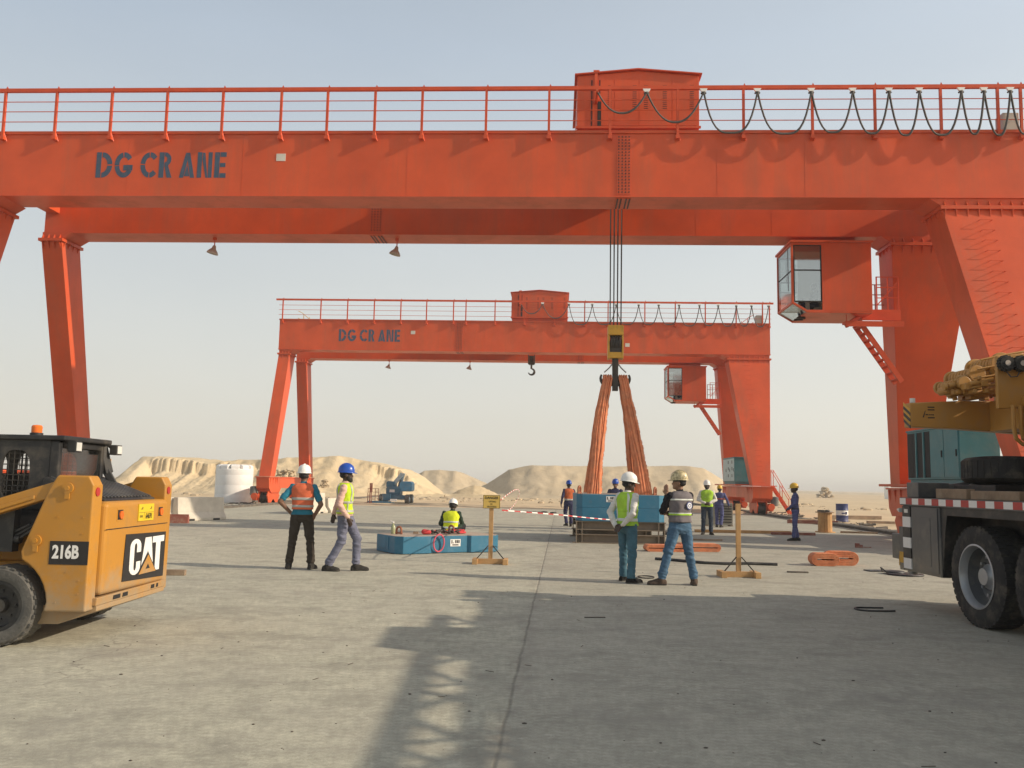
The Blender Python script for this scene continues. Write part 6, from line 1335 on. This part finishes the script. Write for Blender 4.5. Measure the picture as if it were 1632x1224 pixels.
PL = [('long timber plank lying on the concrete left of the lone man', 8.3, 31.2, 1, 3.4, .16, .10, 'wood'), ('rusty plank lying behind the lone man', 9.9, 30.6, -4, 1.5, .14, .09, 'rust'), ('short plank by the foot of the cable spool', 13.0, 32.6, -12, 1.3, .12, .07, 'wood_old'),
      ('dark flat bar lying on the concrete near the bare sign stand', 5.55, 16.92, -4, .40, .055, .03, 'railiron'), ('thin dark steel strip lying in the shade of the truck crane', 1.06, 10.75, 8, .26, .022, .012, 'railiron'),
      ('weathered timber on the sand left of the oil drum', 14.7, 42.6, 20, 2.6, .2, .14, 'wood_old'), ('pale board leaning on the scrap right of the oil drum', 18.4, 42.0, -6, 2.4, .3, .12, 'wood_old'), ('rusty bar on the sand behind the cable spool', 13.9, 40.2, -14, 2.2, .12, .16, 'rust'), ('timber on the sand behind the oil drum', 18.5, 47.5, 4, 3.4, .2, .2, 'wood_old'), ('grey steel length on the sand at the far right', 20.9, 43.6, -10, 3.0, .16, .14, 'railiron'),
      ('rusty plank beyond the slings at the foot of the stacked weights', 5.9, 26.4, -3, 1.0, .12, .05, 'wood_old')]
for lb, x, y, rz, L, w_, h, mm in PL:
    m = MB(); m.box(-L / 2, L / 2, -w_ / 2, w_ / 2, 0, h); solid('plank' if mm.startswith('wood') else 'steel_bar', lb, 'plank' if mm.startswith('wood') else 'steel bar', m, M[mm], (x, y, .0 if x < 13.3 else .02), rz, bev=.004)
# heap of rubble along the right rail: nobody could count it
m = MB(); w = random.Random(11)
for k in range(170):
    v = w.random() ** 1.3 * 30; q = crane_pt(NEAR_O, NEAR_YAW, CL - 1.0 + .15 + w.random() * (1.2 + .9 * (v > 12)), 4 + v, .02); s_ = .04 + .10 * w.random() ** 2
    m.bar(q, q + Vector((s_ * (1 + 3 * w.random()), s_ * (w.random() - .5) * 3, s_ * .4 * w.random())), s_, s_ * .8)
tag(m.build('rubble', M['sleeper']), 'dark rubble and broken timber strewn beside the right crane rail', None, None, 'stuff')
m = MB()
for k in range(160):
    v = w.random() * 40; q = crane_pt(NEAR_O, NEAR_YAW, -.4 - w.random() * 3, 14 + v, .01); s_ = .04 + .09 * w.random() ** 2
    m.bar(q, q + Vector((s_ * (1 + 3 * w.random()), s_ * (w.random() - .5) * 3, s_ * .3 * w.random())), s_, s_ * .8)
tag(m.build('rubble', M['sleeper']), 'dark rubble strewn beside the left crane rail', None, None, 'stuff')
# grit and twigs on the concrete
m = MB()
for k in range(420):
    y = 4.5 + 26 * w.random() ** 1.6; x = (w.random() - .5) * 1.25 * y; s_ = .003 + .007 * w.random() ** 3
    if w.random() < .06: a = w.random() * 3.1; L = .03 + .07 * w.random(); m.bar((x, y, .004), (x + L * math.cos(a), y + L * math.sin(a), .005), .004, .004)
    else: m.ell((x, y, s_ * .4), (s_ * (1 + w.random()), s_, s_ * .6), 6, 4)
tag(m.build('grit', M['sleeper']), 'small dark stones and twigs scattered on the concrete', None, None, 'stuff')
# hoses and cables
def cable(lb, P, rd, mm='cable', name='cable'):
    m = MB(); m.tube(P, rd, 8); o = m.build(name, M[mm], None, True); tag(o, lb, name)
def arcpts(cx, cy, rx, ry, a0, a1, z, n=18): return [(cx + rx * math.cos(R(a0 + (a1 - a0) * i / n)), cy + ry * math.sin(R(a0 + (a1 - a0) * i / n)), z) for i in range(n + 1)]
cable('black cable trailing on the concrete behind the man in jeans', [(3.2, 19.2, .03), (3.6, 18.9, .03), (4.1, 18.4, .03), (4.5, 18.3, .03), (5.0, 18.45, .03), (5.6, 18.35, .03)], .03, 'black')
cable('bent piece of dark hose on the concrete in the truck crane shade', [(5.12, 12.08, .012)] + arcpts(4.82, 11.92, .14, .16, 75, 265, .012) + [(5.0, 11.76, .012), (5.16, 11.80, .012)], .011, 'black', 'hose')
cable('small loop of dark wire by the shoe of the man in white shirt', arcpts(2.42, 15.5, .14, .2, 0, 330, .012), .010, 'iron', 'wire')
m = MB(); m.lathe([(0, 0), (.33, 0), (.34, .015), (.33, .03), (0, .03)], 28); m.lathe([(0, .031), (.2, .031), (.18, .06), (0, .06)], 20, (-.12, .2, 0)); m.tube([(-.30, .1, .04), (-.40, .15, .12), (-.34, .2, .04)], .016, 6); solid('outrigger_pad', 'round black outrigger pad on the concrete by the rear of the truck crane', 'outrigger pad', m, M['black'], (7.6, 16.9, 0), smooth=True)
m = MB(); m.box(-.3, .3, -.15, .15, 0, .02); solid('black_mat', 'black rubber mat edge on the concrete behind the outrigger pad', 'mat', m, M['black'], (7.45, 17.6, 0), 5)
m = MB(); m.box(-.05, .05, -.05, .05, 0, .12); m.box(.06, .14, -.04, .04, 0, .08); m.bar((.15, 0, .02), (.35, -.1, .02), .03, .02); solid('metal_fitting', 'small rusty metal fitting on the concrete left of the truck crane', 'fitting', m, M['rust'], (9.75, 24.6, 0), bev=.004)
# grey crate with slats and gear behind the stacked weights
r = thing('crate', 'grey slatted crate standing behind the man in green vest', 'crate', (8.72, 36.6, 0), R(-4))
m = MB(); m.box(-.55, .55, -.3, .3, .05, .95); cb = m.build('box', mat('grey_crate_paint', (.20, .20, .17), .7, dirt=DUST, dirt_amt=.3), r, bev=.01)
m = MB()
for k in range(7): m.box(-.05, .5, -.315, -.301, .15 + k * .11, .19 + k * .11)
m.build('slat', M['dark'], cb)
m = MB()
for x in (-.5, .5): m.box(x - .06, x + .06, -.28, .28, 0, .049)
m.build('skid', M['wood_old'], cb)
r = thing('pipe_rack', 'dark steel rack with pipe ends behind the stacked blue weights', 'rack', (6.2, 32.0, 0), R(3))
m = MB()
for x in (-.35, .0, .35):
    m.bar((x, 0, 0), (x, 0, 1.25), .06, .06)
m.bar((-.4, 0, .5), (.4, 0, .5), .06, .08); m.bar((-.4, 0, .04), (.4, 0, .04), .3, .08); m.build('frame', M['tan_steel'], r)
m = MB()
for k in range(6): m.cyl((-.5 + .02 * k, -.15 + .05 * k, .6 + .03 * (k % 2)), (.45, -.15 + .05 * k, .6 + .03 * (k % 2)), .04, n=12)
m.build('pipes', M['railiron'], r, True)
m = MB(); w = random.Random(4)
for k in range(14): m.ell((w.random() * .9 - .45, w.random() * .4 - .2, .04 + .05 * w.random()), (.12, .07, .05), 8, 5)
solid('rigging_bundle', 'dark rigging heap on the concrete right of the stacked weights', 'rigging', m, M['black'], (5.5, 29.2, 0), smooth=True)
m = MB()
for k in range(12): m.ell((w.random() * 1.6 - .8, w.random() * .5 - .25, .02 + .04 * w.random()), (.2, .1, .05), 8, 5)
solid('rag_heap', 'dark rag heap on the far concrete left of the stacked weights', 'rags', m, M['black'], (1.6, 48.0, 0), smooth=True)
# far things on the desert
m = MB(); m.box(-1.6, 1.6, -1.2, 1.2, 0, 3.0); o = solid('site_cabin', 'small white cabin far off on the desert at the right', 'cabin', m, M['white'], (93, 212, -.4), bev=.05)
d = MB(); d.box(-.4, .4, -1.22, -1.201, .1, 2.1); d.build('door', M['lampgrey'], o)
m = MB()
for k in range(90):
    h = 2.6 * w.random() ** 1.6; m.ell(((w.random() - .5) * (4.2 - h * 1.5), (w.random() - .5) * 2, .0 + h), (.3 + .3 * w.random(), .5, .12 + .2 * w.random()), 7, 5)
solid('scrap_mound', 'pale scrap mound on the far desert horizon above the lone man', 'mound', m, M['hillgrey'], (74, 205, -.6), smooth=True)
m = MB(); m.bar((0, 0, 0), (0, 0, 3.4), .25, .25); m.bar((0, 0, 3.0), (-3.4, 0, 2.6), .2, .2); m.bar((-3.4, 0, 2.6), (-4.4, 0, .6), .2, .2); m.box(-1, 1, -1, 1, .0, 1.2); m.box(-4.9, -4.0, -.4, .4, .3, .9); solid('excavator', 'pale yellow excavator far off at the left end of the sand hill', 'excavator', m, M['truckyellow'], (-44.6, 97, 0), bev=.03)
w = random.Random(21)
for k, (x, y) in enumerate(((-21.6, 84), (-17.4, 82))):
    m = MB()
    for i in range(70): q = w.random(); m.ell(((w.random() - .5) * 2.4 * (1 - .5 * q), (w.random() - .5) * 1.4, .2 + 1.5 * q), (.10 + .22 * w.random(), .2, .06 + .14 * w.random()), 10, 7)
    solid('rubble_mound', ('pale rubble mound between the left legs of the background crane', 'small grey rubble mound at the foot of the sand hill left of the boom lift')[k], 'rubble mound', m, M['hillgrey'], (x, y, .8 if k == 0 else .75), smooth=True).scale = (1, 1, 1) if k == 0 else (.38, .5, .5)

# ---------------------------------------------------------------- dusty air over the whole site
hz = bpy.data.materials.new('dusty_air'); hz.use_nodes = True; N = hz.node_tree.nodes; N.remove(N['Principled BSDF'])
pv = N.new('ShaderNodeVolumePrincipled'); pv.inputs['Color'].default_value = (.995, .98, .94, 1); pv.inputs['Density'].default_value = .0009; pv.inputs['Anisotropy'].default_value = 0
hz.node_tree.links.new(pv.outputs[0], N['Material Output'].inputs['Volume'])
m = MB(); m.box(-6500, 6500, -1500, 6800, -6.0, 16.5); hzo = m.build('haze', hz); tag(hzo, 'pale dusty air over the yard and the desert', None, None, 'stuff')
